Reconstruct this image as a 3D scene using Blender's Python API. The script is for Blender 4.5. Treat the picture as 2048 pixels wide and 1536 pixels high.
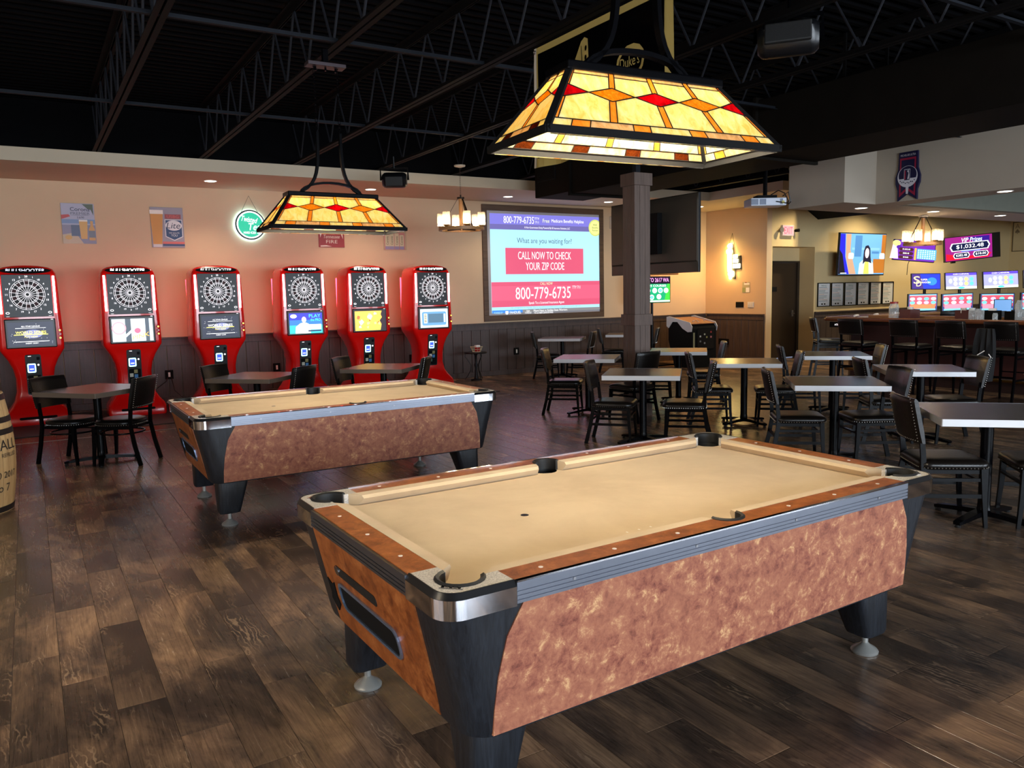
import bpy, math, random
from mathutils import Vector, Matrix
R = math.radians
random.seed(7)
for o in list(bpy.data.objects): bpy.data.objects.remove(o)
SC = bpy.context.scene
COL = SC.collection

# ------------------------------------------------------------------ camera
def set_camera():
    yaw, pitch, roll, h, fpx = R(31.4999), R(-6.6565), R(-1.2498), 1.6053, 1567.94
    f = Vector((math.sin(yaw)*math.cos(pitch), math.cos(yaw)*math.cos(pitch), math.sin(pitch)))
    r = Vector((math.cos(yaw), -math.sin(yaw), 0)); u = r.cross(f)
    c, s = math.cos(roll), math.sin(roll)
    r2, u2 = c*r + s*u, -s*r + c*u
    cam = bpy.data.cameras.new('camera'); cam.sensor_width = 36; cam.lens = fpx/2048*36
    cam.clip_start = .05; cam.clip_end = 200
    o = bpy.data.objects.new('camera', cam); COL.objects.link(o)
    o.matrix_world = Matrix(((r2.x, u2.x, -f.x, 0), (r2.y, u2.y, -f.y, 0), (r2.z, u2.z, -f.z, h), (0, 0, 0, 1)))
    SC.camera = o
set_camera()

# ------------------------------------------------------------------ world, daylight, exposure
W = bpy.data.worlds.new('sky'); SC.world = W; W.use_nodes = True
W.node_tree.nodes['Background'].inputs[0].default_value = (.55, .68, 1, 1)
W.node_tree.nodes['Background'].inputs[1].default_value = .9
SC.view_settings.view_transform = 'Standard'; SC.view_settings.look = 'None'
SC.view_settings.exposure = 0.9; SC.view_settings.gamma = 1; SC.view_settings.use_curve_mapping = False
SC.cycles.use_denoising = True
SC.cycles.max_bounces = 7; SC.cycles.diffuse_bounces = 4; SC.cycles.transparent_max_bounces = 12
SC.cycles.sample_clamp_indirect = 6; SC.cycles.caustics_reflective = False; SC.cycles.caustics_refractive = False
def light(name, kind, loc, power, color, rot=(0, 0, 0), **kw):
    l = bpy.data.lights.new(name, kind); l.energy = power; l.color = color
    for k, v in kw.items(): setattr(l, k, v)
    o = bpy.data.objects.new(name, l); COL.objects.link(o); o.location = loc; o.rotation_euler = rot
    return o
# daylight through the glazed street front behind the viewpoint (the light stands in the window openings)
light('window_daylight', 'AREA', (1.6, -6.93, 1.75), 600, (.80, .90, 1), (R(90), 0, 0), shape='RECTANGLE', size=7.6, size_y=2.3)
light('window_daylight', 'AREA', (11.5, -6.93, 1.75), 420, (.80, .90, 1), (R(90), 0, 0), shape='RECTANGLE', size=7.6, size_y=2.3)
light('window_daylight', 'AREA', (-4.43, 3.0, 1.75), 60, (1, .82, .62), (R(90), 0, R(-90)), shape='RECTANGLE', size=5.0, size_y=2.3)

# ------------------------------------------------------------------ materials
def s(r, g=None, b=None):
    if g is None:
        g = b = r
    def c(v):
        v /= 255
        return v/12.92 if v <= .04045 else ((v+.055)/1.055)**2.4
    return (c(r), c(g), c(b), 1)
MATS = {}
def new_mat(name):
    m = bpy.data.materials.new(name); m.use_nodes = True
    nt = m.node_tree; nt.nodes.clear()
    out = nt.nodes.new('ShaderNodeOutputMaterial'); p = nt.nodes.new('ShaderNodeBsdfPrincipled')
    nt.links.new(p.outputs[0], out.inputs[0])
    MATS[name] = m
    return m, nt, p, out
def N(nt, t, **kw):
    n = nt.nodes.new(t)
    for k, v in kw.items(): setattr(n, k, v)
    return n
def mixc(nt, fac, a, b):
    n = N(nt, 'ShaderNodeMix', data_type='RGBA')
    for sock, v in ((n.inputs[0], fac), (n.inputs[6], a), (n.inputs[7], b)):
        if hasattr(v, 'is_linked'): nt.links.new(v, sock)
        else: sock.default_value = v
    return n.outputs[2]
def coords(nt, scale=(1, 1, 1), kind='Object'):
    tc = N(nt, 'ShaderNodeTexCoord'); mp = N(nt, 'ShaderNodeMapping'); mp.inputs[3].default_value = scale
    nt.links.new(tc.outputs[kind], mp.inputs[0]); return mp.outputs[0]
def noise(nt, vec, scale, detail=4, rough=.55, dist=0):
    n = N(nt, 'ShaderNodeTexNoise'); n.inputs['Scale'].default_value = scale; n.inputs['Detail'].default_value = detail
    n.inputs['Roughness'].default_value = rough; n.inputs['Distortion'].default_value = dist
    nt.links.new(vec, n.inputs['Vector']); return n.outputs[0]
def ramp(nt, fac, stops):
    r = N(nt, 'ShaderNodeValToRGB'); e = r.color_ramp.elements
    while len(e) < len(stops): e.new(.5)
    for i, (p, c) in enumerate(stops): e[i].position = p; e[i].color = c
    nt.links.new(fac, r.inputs[0]); return r.outputs[0]
def bump(nt, p, h, strength, dist=.01):
    b = N(nt, 'ShaderNodeBump'); b.inputs['Strength'].default_value = strength; b.inputs['Distance'].default_value = dist
    nt.links.new(h, b.inputs['Height']); nt.links.new(b.outputs[0], p.inputs['Normal'])
def M(name, col, rough=.5, metal=0, var=.12, vscale=6, stretch=(1, 1, 1), bmp=0, bscale=40, coat=0, spec=.5, emit=None, estr=0):
    """plain procedural material: base colour with soft noise variation and optional fine relief"""
    if name in MATS: return MATS[name]
    m, nt, p, out = new_mat(name)
    v = coords(nt, stretch)
    a = tuple(min(1, c*(1+var)) for c in col[:3])+(1,); b = tuple(c*(1-var) for c in col[:3])+(1,)
    nt.links.new(mixc(nt, noise(nt, v, vscale), b, a), p.inputs['Base Color'])
    p.inputs['Roughness'].default_value = rough; p.inputs['Metallic'].default_value = metal
    p.inputs['Specular IOR Level'].default_value = spec; p.inputs['Coat Weight'].default_value = coat
    if bmp: bump(nt, p, noise(nt, v, bscale, 3), bmp)
    if emit: p.inputs['Emission Color'].default_value = emit; p.inputs['Emission Strength'].default_value = estr
    return m
def E(name, col, strength):
    """something that gives off light: lamp, LED, screen pixel area"""
    if name in MATS: return MATS[name]
    m, nt, p, out = new_mat(name)
    p.inputs['Base Color'].default_value = (col[0]*.3, col[1]*.3, col[2]*.3, 1)
    p.inputs['Roughness'].default_value = .35
    p.inputs['Emission Color'].default_value = col; p.inputs['Emission Strength'].default_value = strength
    return m
PX = .18; PL = .92     # floor plank width and length
def floor_material():
    m, nt, p, out = new_mat('vinyl_plank'); L = nt.links.new
    g = N(nt, 'ShaderNodeNewGeometry'); sp = N(nt, 'ShaderNodeSeparateXYZ'); L(g.outputs['Position'], sp.inputs[0])
    def mth(op, a, b=None):
        n = N(nt, 'ShaderNodeMath', operation=op)
        for i, v in enumerate((a, b)):
            if v is None: continue
            if hasattr(v, 'is_linked'): L(v, n.inputs[i])
            else: n.inputs[i].default_value = v
        return n.outputs[0]
    col = mth('FLOOR', mth('DIVIDE', sp.outputs[0], PX))
    off = mth('MULTIPLY', mth('FRACT', mth('MULTIPLY', col, .377)), PL)
    yy = mth('ADD', sp.outputs[1], off)
    row = mth('FLOOR', mth('DIVIDE', yy, PL))
    cb = N(nt, 'ShaderNodeCombineXYZ'); L(col, cb.inputs[0]); L(row, cb.inputs[1])
    wn = N(nt, 'ShaderNodeTexWhiteNoise', noise_dimensions='3D'); L(cb.outputs[0], wn.inputs['Vector'])
    sc = N(nt, 'ShaderNodeVectorMath', operation='SCALE'); L(wn.outputs['Color'], sc.inputs[0]); sc.inputs[3].default_value = 40
    ad = N(nt, 'ShaderNodeVectorMath', operation='ADD'); L(g.outputs['Position'], ad.inputs[0]); L(sc.outputs[0], ad.inputs[1])
    def mapped(sc):
        m_ = N(nt, 'ShaderNodeMapping'); m_.inputs[3].default_value = sc; L(ad.outputs[0], m_.inputs[0]); return m_.outputs[0]
    grain = noise(nt, mapped((1, .045, 1)), 95, 6, .7, .6)
    blotch = noise(nt, mapped((1, .45, 1)), 3.4, 6, .6, .6)
    c1 = ramp(nt, blotch, [(.3, s(54, 46, 43)), (.45, s(86, 71, 61)), (.56, s(120, 97, 79)), (.72, s(156, 127, 100))])
    tone = ramp(nt, wn.outputs['Value'], [(0, (.55, .55, .56, 1)), (.35, (.82, .81, .8, 1)), (.7, (1.05, 1.02, .98, 1)), (1, (1.32, 1.27, 1.2, 1))])
    mt = N(nt, 'ShaderNodeMix', data_type='RGBA', blend_type='MULTIPLY'); mt.inputs[0].default_value = 1; L(c1, mt.inputs[6]); L(tone, mt.inputs[7])
    gr = ramp(nt, grain, [(.34, (.5, .48, .46, 1)), (.5, (.97, .97, .97, 1)), (.66, (1.22, 1.18, 1.12, 1))])
    mu = N(nt, 'ShaderNodeMix', data_type='RGBA', blend_type='MULTIPLY'); mu.inputs[0].default_value = .8
    L(mt.outputs[2], mu.inputs[6]); L(gr, mu.inputs[7])
    wv = N(nt, 'ShaderNodeTexWave', wave_type='RINGS', rings_direction='Z'); L(mapped((1, .3, 1)), wv.inputs[0])
    wv.inputs['Scale'].default_value = 14; wv.inputs['Distortion'].default_value = 14; wv.inputs['Detail'].default_value = 4; wv.inputs['Detail Scale'].default_value = 1.6
    wr = ramp(nt, wv.outputs[0], [(.72, (0, 0, 0, 1)), (1, (1, 1, 1, 1))])
    msk = ramp(nt, noise(nt, mapped((1, .22, 1)), 6.5, 2), [(.56, (0, 0, 0, 1)), (.68, (.5, .5, .5, 1))])
    L(mixc(nt, mth('MULTIPLY', wr, msk), mu.outputs[2], s(182, 152, 122)), p.inputs['Base Color'])
    rr = mth('ADD', mth('MULTIPLY', grain, .16), .17); L(rr, p.inputs['Roughness'])
    p.inputs['Specular IOR Level'].default_value = .45
    bump(nt, p, grain, .22, .004)
    return m
def laminate_material(name, cols, sc=9):
    m, nt, p, out = new_mat(name); v = coords(nt)
    n1 = noise(nt, v, sc, 10, .78, .3); n2 = noise(nt, v, sc*.35, 3)
    c = ramp(nt, n1, [(.34, cols[0]), (.45, cols[1]), (.55, cols[2]), (.65, cols[3])])
    c2 = mixc(nt, ramp(nt, n2, [(.4, (0, 0, 0, 1)), (.65, (.45, .45, .45, 1))]), c, cols[2])
    nt.links.new(c2, p.inputs['Base Color']); p.inputs['Roughness'].default_value = .38
    return m
def wood_material(name, c0, c1, rough=.45, axis=2, sc=26, bmp=.1):
    m, nt, p, out = new_mat(name)
    st = [1, 1, 1]; st[axis] = .08
    v = coords(nt, tuple(st)); n1 = noise(nt, v, sc, 6, .65, .6); n2 = noise(nt, v, sc*.2, 3)
    c = ramp(nt, n1, [(.3, c0), (.7, c1)])
    d = mixc(nt, n2, tuple(x*.75 for x in c0[:3])+(1,), c1)
    nt.links.new(mixc(nt, .35, c, d), p.inputs['Base Color']); p.inputs['Roughness'].default_value = rough
    if bmp: bump(nt, p, n1, bmp, .004)
    return m
def glass_piece_material(name, cols, stretch=(30, 30, 5)):
    """opalescent stained glass: translucent sheet, streaky colour, glossy skin"""
    m, nt, p, out = new_mat(name); nt.nodes.remove(p)
    v = coords(nt, stretch); n1 = noise(nt, v, 1, 4, .6, .8)
    c = ramp(nt, n1, [(.3, cols[0]), (.5, cols[1]), (.7, cols[2])])
    tl = N(nt, 'ShaderNodeBsdfTranslucent'); df = N(nt, 'ShaderNodeBsdfDiffuse'); gl = N(nt, 'ShaderNodeBsdfGlossy')
    gl.inputs['Roughness'].default_value = .15
    nt.links.new(c, tl.inputs[0]); nt.links.new(c, df.inputs[0])
    m1 = N(nt, 'ShaderNodeMixShader'); m1.inputs[0].default_value = .35
    nt.links.new(tl.outputs[0], m1.inputs[1]); nt.links.new(df.outputs[0], m1.inputs[2])
    m2 = N(nt, 'ShaderNodeMixShader'); m2.inputs[0].default_value = .05
    nt.links.new(m1.outputs[0], m2.inputs[1]); nt.links.new(gl.outputs[0], m2.inputs[2])
    nt.links.new(m2.outputs[0], out.inputs[0])
    return m
def clear_glass(name, tint=(.92, .96, .97, 1)):
    m, nt, p, out = new_mat(name); nt.nodes.remove(p)
    t = N(nt, 'ShaderNodeBsdfTransparent'); g = N(nt, 'ShaderNodeBsdfGlossy'); t.inputs[0].default_value = tint
    g.inputs['Roughness'].default_value = .05
    lw = N(nt, 'ShaderNodeLayerWeight'); lw.inputs[0].default_value = .5
    pw = N(nt, 'ShaderNodeMath', operation='POWER'); pw.inputs[1].default_value = 3.5; nt.links.new(lw.outputs['Facing'], pw.inputs[0])
    ma = N(nt, 'ShaderNodeMath', operation='MULTIPLY_ADD'); ma.inputs[1].default_value = .55; ma.inputs[2].default_value = .04; nt.links.new(pw.outputs[0], ma.inputs[0])
    mx = N(nt, 'ShaderNodeMixShader'); nt.links.new(ma.outputs[0], mx.inputs[0])
    nt.links.new(t.outputs[0], mx.inputs[1]); nt.links.new(g.outputs[0], mx.inputs[2]); nt.links.new(mx.outputs[0], out.inputs[0])
    return m
def felt_material():
    m, nt, p, out = new_mat('tan_felt'); v = coords(nt)
    n1 = noise(nt, v, 2.2, 5, .6, .3); n2 = noise(nt, v, 420, 2)
    c = ramp(nt, n1, [(.35, s(186, 163, 131)), (.6, s(200, 178, 145))])
    nt.links.new(c, p.inputs['Base Color']); p.inputs['Roughness'].default_value = .95; p.inputs['Specular IOR Level'].default_value = .1
    p.inputs['Sheen Weight'].default_value = .15
    bump(nt, p, n2, .25, .002); return m

floor_mat = floor_material()
lam_side = laminate_material('burl_laminate', [s(92, 46, 40), s(140, 82, 65), s(164, 106, 80), s(216, 170, 120)], 21)
lam_rail = laminate_material('rail_laminate', [s(82, 38, 16), s(126, 66, 28), s(154, 88, 42), s(180, 114, 62)], 14)
felt = felt_material()
wall_paint = M('beige_paint', s(212, 184, 150), .75, var=.05, vscale=3, bmp=.08, bscale=160)
wall_yellow = M('warm_beige_paint', s(218, 194, 144), .7, var=.05, vscale=3, bmp=.08, bscale=160)
soffit_paint = M('pale_beige_paint', s(198, 182, 158), .75, var=.04, vscale=3)
bar_soffit_paint = M('greige_paint', s(176, 164, 148), .75, var=.04, vscale=3)
wainscot = wood_material('dark_wainscot', s(58, 48, 46), s(92, 78, 74), .5)
black_paint = M('black_ceiling_paint', s(5, 5, 7), .9, spec=.08, var=.3, vscale=2)
web_paint = M('web_bar_paint', s(34, 35, 40), .6, var=.2, spec=.15)
joist_paint = M('black_steel_paint', s(10, 9, 10), .7, spec=.12, var=.3, vscale=10)
bridging_paint = M('dark_grey_steel', s(24, 27, 33), .7, spec=.15, var=.2)
black_leather = M('black_leather', s(13, 11, 11), .34, var=.25, vscale=14, bmp=.12, bscale=60, spec=.3)
brown_leather = M('dark_brown_leather', s(18, 14, 12), .32, var=.25, vscale=14, bmp=.12, bscale=60, spec=.35)
black_metal = M('black_metal', s(6, 6, 8), .24, spec=.09, var=.2, vscale=20)
black_plastic = M('black_plastic', s(16, 16, 18), .35, var=.2)
matte_black = M('matte_black', s(5, 5, 6), .8, spec=.2, var=.2)
grained_black = wood_material('black_grained_laminate', s(10, 11, 14), s(38, 42, 49), .4, 2, 70, .5)
chrome = M('chrome', s(215, 215, 220), .07, 1, var=.06, vscale=3)
alu = M('grooved_aluminium', s(122, 126, 136), .36, 1, var=.1, vscale=8)
steel = M('brushed_steel', s(150, 150, 152), .38, 1, var=.1)
nail = M('nailhead_silver', s(190, 186, 180), .28, 1, var=.1)
granite = M('speckled_grey_laminate', s(186, 181, 174), .45, var=1.0, vscale=190)
white_dot = M('white_pearl', s(225, 215, 205), .35, var=.04)
rubber = M('black_rubber', s(14, 14, 14), .6, var=.2, bmp=.1)
table_top = wood_material('grey_oak_laminate', s(46, 38, 33), s(74, 63, 54), .27, 0, 30, .03)
table_edge = M('silver_edge_band', s(196, 196, 198), .28, .1, var=.06, vscale=6)
red_plastic = M('red_gloss_plastic', s(232, 16, 12), .22, var=.06, coat=.4)
bar_wood = wood_material('bar_walnut', s(66, 34, 20), s(118, 66, 36), .22, 1, 14, .03)
frame_wood = wood_material('walnut_frame', s(62, 44, 32), s(106, 80, 58), .5, 0, 20)
barrel_wood = wood_material('barrel_oak', s(158, 122, 80), s(206, 172, 122), .6, 2, 24)
iron_hoop = M('iron_hoop', s(48, 42, 42), .5, .6, var=.2)
door_mat = M('dark_brown_door', s(52, 38, 24), .4, var=.12, stretch=(1, 1, .1))
tv_shell = M('tv_shell', s(62, 56, 48), .38, var=.12, vscale=3, bmp=.1, bscale=8)
clear = clear_glass('clear_glass', (.97, .98, .98, 1))
def jar_material():
    m, nt, p, out = new_mat('thick_jar_glass')
    p.inputs['Base Color'].default_value = s(206, 216, 222); p.inputs['Roughness'].default_value = .08; p.inputs['Specular IOR Level'].default_value = .8
    t = N(nt, 'ShaderNodeBsdfTransparent'); lw = N(nt, 'ShaderNodeLayerWeight'); lw.inputs[0].default_value = .4
    nz = noise(nt, coords(nt), 30, 2); a = N(nt, 'ShaderNodeMath', operation='MULTIPLY_ADD'); a.inputs[1].default_value = .5; nt.links.new(lw.outputs['Facing'], a.inputs[0])
    b = N(nt, 'ShaderNodeMath', operation='MULTIPLY'); b.inputs[1].default_value = .5; nt.links.new(nz, b.inputs[0]); nt.links.new(b.outputs[0], a.inputs[2])
    mx = N(nt, 'ShaderNodeMixShader'); nt.links.new(a.outputs[0], mx.inputs[0]); nt.links.new(t.outputs[0], mx.inputs[1]); nt.links.new(p.outputs[0], mx.inputs[2]); nt.links.new(mx.outputs[0], out.inputs[0])
    return m
jar_glass = jar_material()
white_cer = M('white_ceramic', s(226, 222, 214), .3, var=.03)
paper = M('white_paper', s(242, 240, 238), .5, var=.04)

# ------------------------------------------------------------------ geometry helpers
class MB:
    """collects faces of ONE mesh"""
    def __init__(self): self.v = []; self.f = []
    def add(self, vs, fs):
        n = len(self.v); self.v += [tuple(x) for x in vs]; self.f += [tuple(i+n for i in f) for f in fs]; return self
    def box(self, x0, x1, y0, y1, z0, z1):
        return self.add([(x0, y0, z0), (x1, y0, z0), (x1, y1, z0), (x0, y1, z0), (x0, y0, z1), (x1, y0, z1), (x1, y1, z1), (x0, y1, z1)],
                        [(0, 3, 2, 1), (4, 5, 6, 7), (0, 1, 5, 4), (1, 2, 6, 5), (2, 3, 7, 6), (3, 0, 4, 7)])
    def rings(self, rs, cap=True, close=True):
        n = len(rs[0]); vs = [p for r in rs for p in r]; fs = []
        m = n if close else n-1
        for k in range(len(rs)-1):
            for i in range(m):
                j = (i+1) % n; fs.append((k*n+i, k*n+j, (k+1)*n+j, (k+1)*n+i))
        if cap and close: fs += [tuple(range(n-1, -1, -1)), tuple((len(rs)-1)*n+i for i in range(n))]
        return self.add(vs, fs)
    def tube(self, pts, r, n=8, r1=None, cap=True):
        pts = [Vector(p) for p in pts]; rs = []
        up = None
        for i, p in enumerate(pts):
            a = pts[max(0, i-1)]; b = pts[min(len(pts)-1, i+1)]; t = (b-a).normalized()
            if up is None:
                up = Vector((0, 0, 1)) if abs(t.z) < .9 else Vector((1, 0, 0))
            x = t.cross(up).normalized(); y = x.cross(t).normalized(); up = y
            rr = r if r1 is None else r+(r1-r)*i/(len(pts)-1)
            rs.append([p+x*rr*math.cos(2*math.pi*k/n)+y*rr*math.sin(2*math.pi*k/n) for k in range(n)])
        return self.rings(rs, cap)
    def bar(self, pts, w, h, up=(0, 0, 1), w1=None, h1=None):
        """rectangular section swept along pts; w across, h along up"""
        pts = [Vector(p) for p in pts]; rs = []; U = Vector(up)
        for i, p in enumerate(pts):
            a = pts[max(0, i-1)]; b = pts[min(len(pts)-1, i+1)]; t = (b-a).normalized()
            x = t.cross(U); x = x.normalized() if x.length > 1e-5 else Vector((1, 0, 0)); y = x.cross(t).normalized()
            k = i/(len(pts)-1); ww = (w if w1 is None else w+(w1-w)*k)/2; hh = (h if h1 is None else h+(h1-h)*k)/2
            rs.append([p-x*ww-y*hh, p+x*ww-y*hh, p+x*ww+y*hh, p-x*ww+y*hh])
        return self.rings(rs)
    def lathe(self, prof, c=(0, 0, 0), n=20, cap=True):
        rs = [[(c[0]+r*math.cos(2*math.pi*k/n), c[1]+r*math.sin(2*math.pi*k/n), c[2]+z) for k in range(n)] for r, z in prof]
        return self.rings(rs, cap)
    def prism(self, poly, fn0, fn1):
        """poly: 2-D points; fn0/fn1 map a 2-D point to the 3-D point on either face"""
        return self.rings([[fn0(*q) for q in poly], [fn1(*q) for q in poly]])
    def sphere(self, c, r, n=10, m=6, sz=1):
        prof = [(r*math.sin(math.pi*i/m)+1e-4, -r*sz*math.cos(math.pi*i/m)) for i in range(m+1)]
        return self.lathe(prof, c, n)
    def torus(self, c, R0, r, n=24, k=6, a0=0, a1=2*math.pi):
        full = abs(a1-a0-2*math.pi) < 1e-6; rs = []
        cnt = n if full else n+1
        for i in range(cnt):
            a = a0+(a1-a0)*i/n; rs.append([(c[0]+(R0+r*math.cos(2*math.pi*j/k))*math.cos(a), c[1]+(R0+r*math.cos(2*math.pi*j/k))*math.sin(a), c[2]+r*math.sin(2*math.pi*j/k)) for j in range(k)])
        if full: rs.append(rs[0])
        return self.rings(rs, not full)
    def mesh(self, name, mat, smooth=0):
        me = bpy.data.meshes.new(name); me.from_pydata(self.v, [], self.f)
        if mat: me.materials.append(mat)
        if smooth:
            me.polygons.foreach_set('use_smooth', [True]*len(me.polygons)); me.set_sharp_from_angle(angle=R(smooth))
        me.update(); return me
def link(o, parent=None):
    COL.objects.link(o)
    if parent: o.parent = parent
    return o
def obj(name, mb, mat, parent=None, loc=(0, 0, 0), rot=(0, 0, 0), smooth=0, bevel=0, seg=2):
    me = mb if isinstance(mb, bpy.types.Mesh) else mb.mesh(name, mat, smooth)
    o = bpy.data.objects.new(name, me); o.location = loc; o.rotation_euler = rot
    if bevel:
        b = o.modifiers.new('bevel', 'BEVEL'); b.width = bevel; b.segments = seg; b.limit_method = 'ANGLE'; b.angle_limit = R(40)
    return link(o, parent)
def empty(name, loc=(0, 0, 0), rz=0, rot=None):
    o = bpy.data.objects.new(name, None); o.location = loc; o.rotation_euler = rot or (0, 0, rz); o.empty_display_size = .1
    return link(o)
def tag(o, label, cat, group=None):
    o['label'] = label; o['category'] = cat
    if group: o['group'] = group
    return o
def struct(o):
    o['kind'] = 'structure'; return o
def thing(name, label, cat, loc=(0, 0, 0), rz=0, group=None, rot=None):
    return tag(empty(name, loc, rz, rot), label, cat, group)
def dup(root, loc, rz, label, group=None):
    r = root.copy(); COL.objects.link(r); r.location = loc; r.rotation_euler = (0, 0, rz); r['label'] = label
    if group: r['group'] = group
    for ch in root.children:
        c = ch.copy(); COL.objects.link(c); c.parent = r
        for g in ch.children:
            d = g.copy(); COL.objects.link(d); d.parent = c
    return r
def rrect(x0, x1, y0, y1, r, n=4):
    """rounded rectangle outline, counter-clockwise"""
    pts = []
    for cx, cy, a in ((x1-r, y0+r, -90), (x1-r, y1-r, 0), (x0+r, y1-r, 90), (x0+r, y0+r, 180)):
        for k in range(n+1):
            t = R(a+90*k/n); pts.append((cx+r*math.cos(t), cy+r*math.sin(t)))
    return pts
def circ(cx, cy, r, n=20, sy=1):
    return [(cx+r*math.cos(2*math.pi*k/n), cy+r*sy*math.sin(2*math.pi*k/n)) for k in range(n)]
TXT = {}
def text_geo(t):
    """glyph mesh of a string, unit size, centred on its own box"""
    if t not in TXT:
        c = bpy.data.curves.new('glyphs', 'FONT'); c.body = t; c.size = 1; c.resolution_u = 3; c.align_x = 'CENTER'; c.align_y = 'CENTER'
        o = bpy.data.objects.new('glyphs', c)
        me = bpy.data.meshes.new_from_object(o)
        vs = [tuple(v.co) for v in me.vertices]; fs = [tuple(p.vertices) for p in me.polygons]
        xs = [v[0] for v in vs]; ys = [v[1] for v in vs]
        cx, cy = (min(xs)+max(xs))/2, (min(ys)+max(ys))/2
        TXT[t] = ([(v[0]-cx, v[1]-cy) for v in vs], fs, max(xs)-min(xs), max(ys)-min(ys))
        bpy.data.objects.remove(o); bpy.data.curves.remove(c); bpy.data.meshes.remove(me)
    return TXT[t]
class Art:
    """flat printed / displayed picture: shapes and lettering laid on a plane given by origin, right, up"""
    def __init__(self, o, right, up):
        self.o = Vector(o); self.r = Vector(right).normalized(); self.u = Vector(up).normalized(); self.n = self.r.cross(self.u); self.layers = {}; self.k = 0
    def at(self, x, y, d): return self.o+self.r*x+self.u*y+self.n*d
    def mb(self, mat, name, uniq=0):
        key = (mat.name, name, uniq)
        if key not in self.layers: self.layers[key] = (MB(), mat, name)
        return self.layers[key][0]
    def poly(self, pts, mat, name='print', d=None):
        u = 0
        if d is None: self.k += 1; u = self.k; d = .0006+.0004*self.k
        b = self.mb(mat, name, u); b.add([self.at(x, y, d) for x, y in pts], [tuple(range(len(pts)))]); return self
    def rect(self, x0, x1, y0, y1, mat, name='print', d=None): return self.poly([(x0, y0), (x1, y0), (x1, y1), (x0, y1)], mat, name, d)
    def text(self, t, x, y, h, mat, w=None, name='lettering', d=None, slant=0, rot=0):
        vs, fs, tw, th = text_geo(t)
        u = 0
        if d is None: self.k += 1; u = self.k; d = .0008+.0004*self.k
        sy = h/th; sx = sy if w is None else w/tw
        ca, sa = math.cos(rot), math.sin(rot); out = []
        for a, c in vs:
            px, py = a*sx+slant*c*sy, c*sy
            out.append(self.at(x+px*ca-py*sa, y+px*sa+py*ca, d))
        self.mb(mat, name, u).add(out, fs); return self
    def build(self, parent):
        return [obj(n, b, m, parent) for b, m, n in self.layers.values()]

# ================================================================== THE SETTING
XL, XR, YF, YB, ZD = -4.5, 23.2, -7.0, 13.2, 4.13
XE, YW = 13.4, 11.45        # end wall of the screen side, wall behind the bar
SOF = 3.335                 # underside of the perimeter soffit

# ---- floor: slab, the planks that show largest one by one, the rest as one part
floor = struct(obj('floor', MB().box(XL, XR, YF, YB+.6, -.06, -.012), matte_black))
def plank_mesh():
    g, c = .0007, .0016; x0, x1, y0, y1 = g, PX-g, g, PL-g
    b = MB()
    b.rings([[(x0, y0, -.008), (x1, y0, -.008), (x1, y1, -.008), (x0, y1, -.008)], [(x0, y0, -c*.6), (x1, y0, -c*.6), (x1, y1, -c*.6), (x0, y1, -c*.6)],
             [(x0+c, y0+c, 0), (x1-c, y0+c, 0), (x1-c, y1-c, 0), (x0+c, y1-c, 0)]])
    return b
def build_floor():
    pm = plank_mesh(); me = pm.mesh('plank', floor_mat)
    th = R(31.5); fx, fy = math.sin(th), math.cos(th); cells = []
    for c in range(math.floor(XL/PX), math.ceil(XR/PX)):
        off = ((c*.377) % 1.0)*PL
        r0 = math.floor((YF+off)/PL); r1 = math.ceil((YB+.6+off)/PL)
        for r in range(r0, r1):
            x, y = c*PX, r*PL-off
            if x < XL or x+PX > XR or y+PL < YF or y > YB+.5: continue
            cx, cy = x+PX/2, y+PL/2; d = cx*fx+cy*fy; sx = cx*fy-cy*fx
            vis = d > 2.2 and abs(sx) < d*.66+.15
            cells.append((0 if vis else 1, d, x, y))
    cells.sort()
    near = cells[:300]; rest = MB()
    for _, d, x, y in near: obj('plank', me, None, floor, (x, y, 0))
    for _, d, x, y in cells[300:]:
        rest.add([(a+x, b+y, z) for a, b, z in pm.v], pm.f)
    o = obj('plank_field', rest, floor_mat, floor); o['kind'] = 'stuff'
build_floor()

# ---- back wall with its wainscot boards
def wall(name, mb, mat): return struct(obj(name, mb, mat))
wall_back = wall('wall_back', MB().box(XL, XE+.2, YB, YB+.15, 0, ZD), wall_paint)
def wains(parent, p0, p1, nrm, z1=1.03, bw=.2, cover=.022):
    """separate vertical boards between p0 and p1 on a wall whose room side is nrm, with cap rail and frieze board"""
    p0, p1, nrm = Vector(p0), Vector(p1), Vector(nrm); L = (p1-p0).length; t = (p1-p0)/L
    k = max(1, round(L/bw)); w = L/k; ang = math.atan2(t.y, t.x); g = .003
    side = 1 if (Vector((-t.y, t.x))-nrm.xy).length < .1 else -1
    y0, y1 = sorted((0, side*cover))
    b = MB(); c = .004; yf = side*cover
    b.rings([[(g, 0, .1), (w-g, 0, .1), (w-g, 0, z1-.13), (g, 0, z1-.13)], [(g, yf*.8, .1), (w-g, yf*.8, .1), (w-g, yf*.8, z1-.13), (g, yf*.8, z1-.13)],
             [(g+c, yf, .1), (w-g-c, yf, .1), (w-g-c, yf, z1-.13), (g+c, yf, z1-.13)]])
    me = b.mesh('board', wainscot)
    for i in range(k): obj('board', me, None, parent, tuple(p0+t*(w*i)), (0, 0, ang))
    yo = side*.03
    obj('frieze_board', MB().box(0, L, min(0, yo), max(0, yo), z1-.13, z1-.025), wainscot, parent, tuple(p0), (0, 0, ang), bevel=.003)
    yo = side*.05
    obj('cap_rail', MB().box(0, L, min(0, yo), max(0, yo), z1-.025, z1), wainscot, parent, tuple(p0), (0, 0, ang), bevel=.004)
    return ang
wains(wall_back, (-1.6, YB, 0), (XE-.02, YB, 0), (0, -1, 0))
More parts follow.
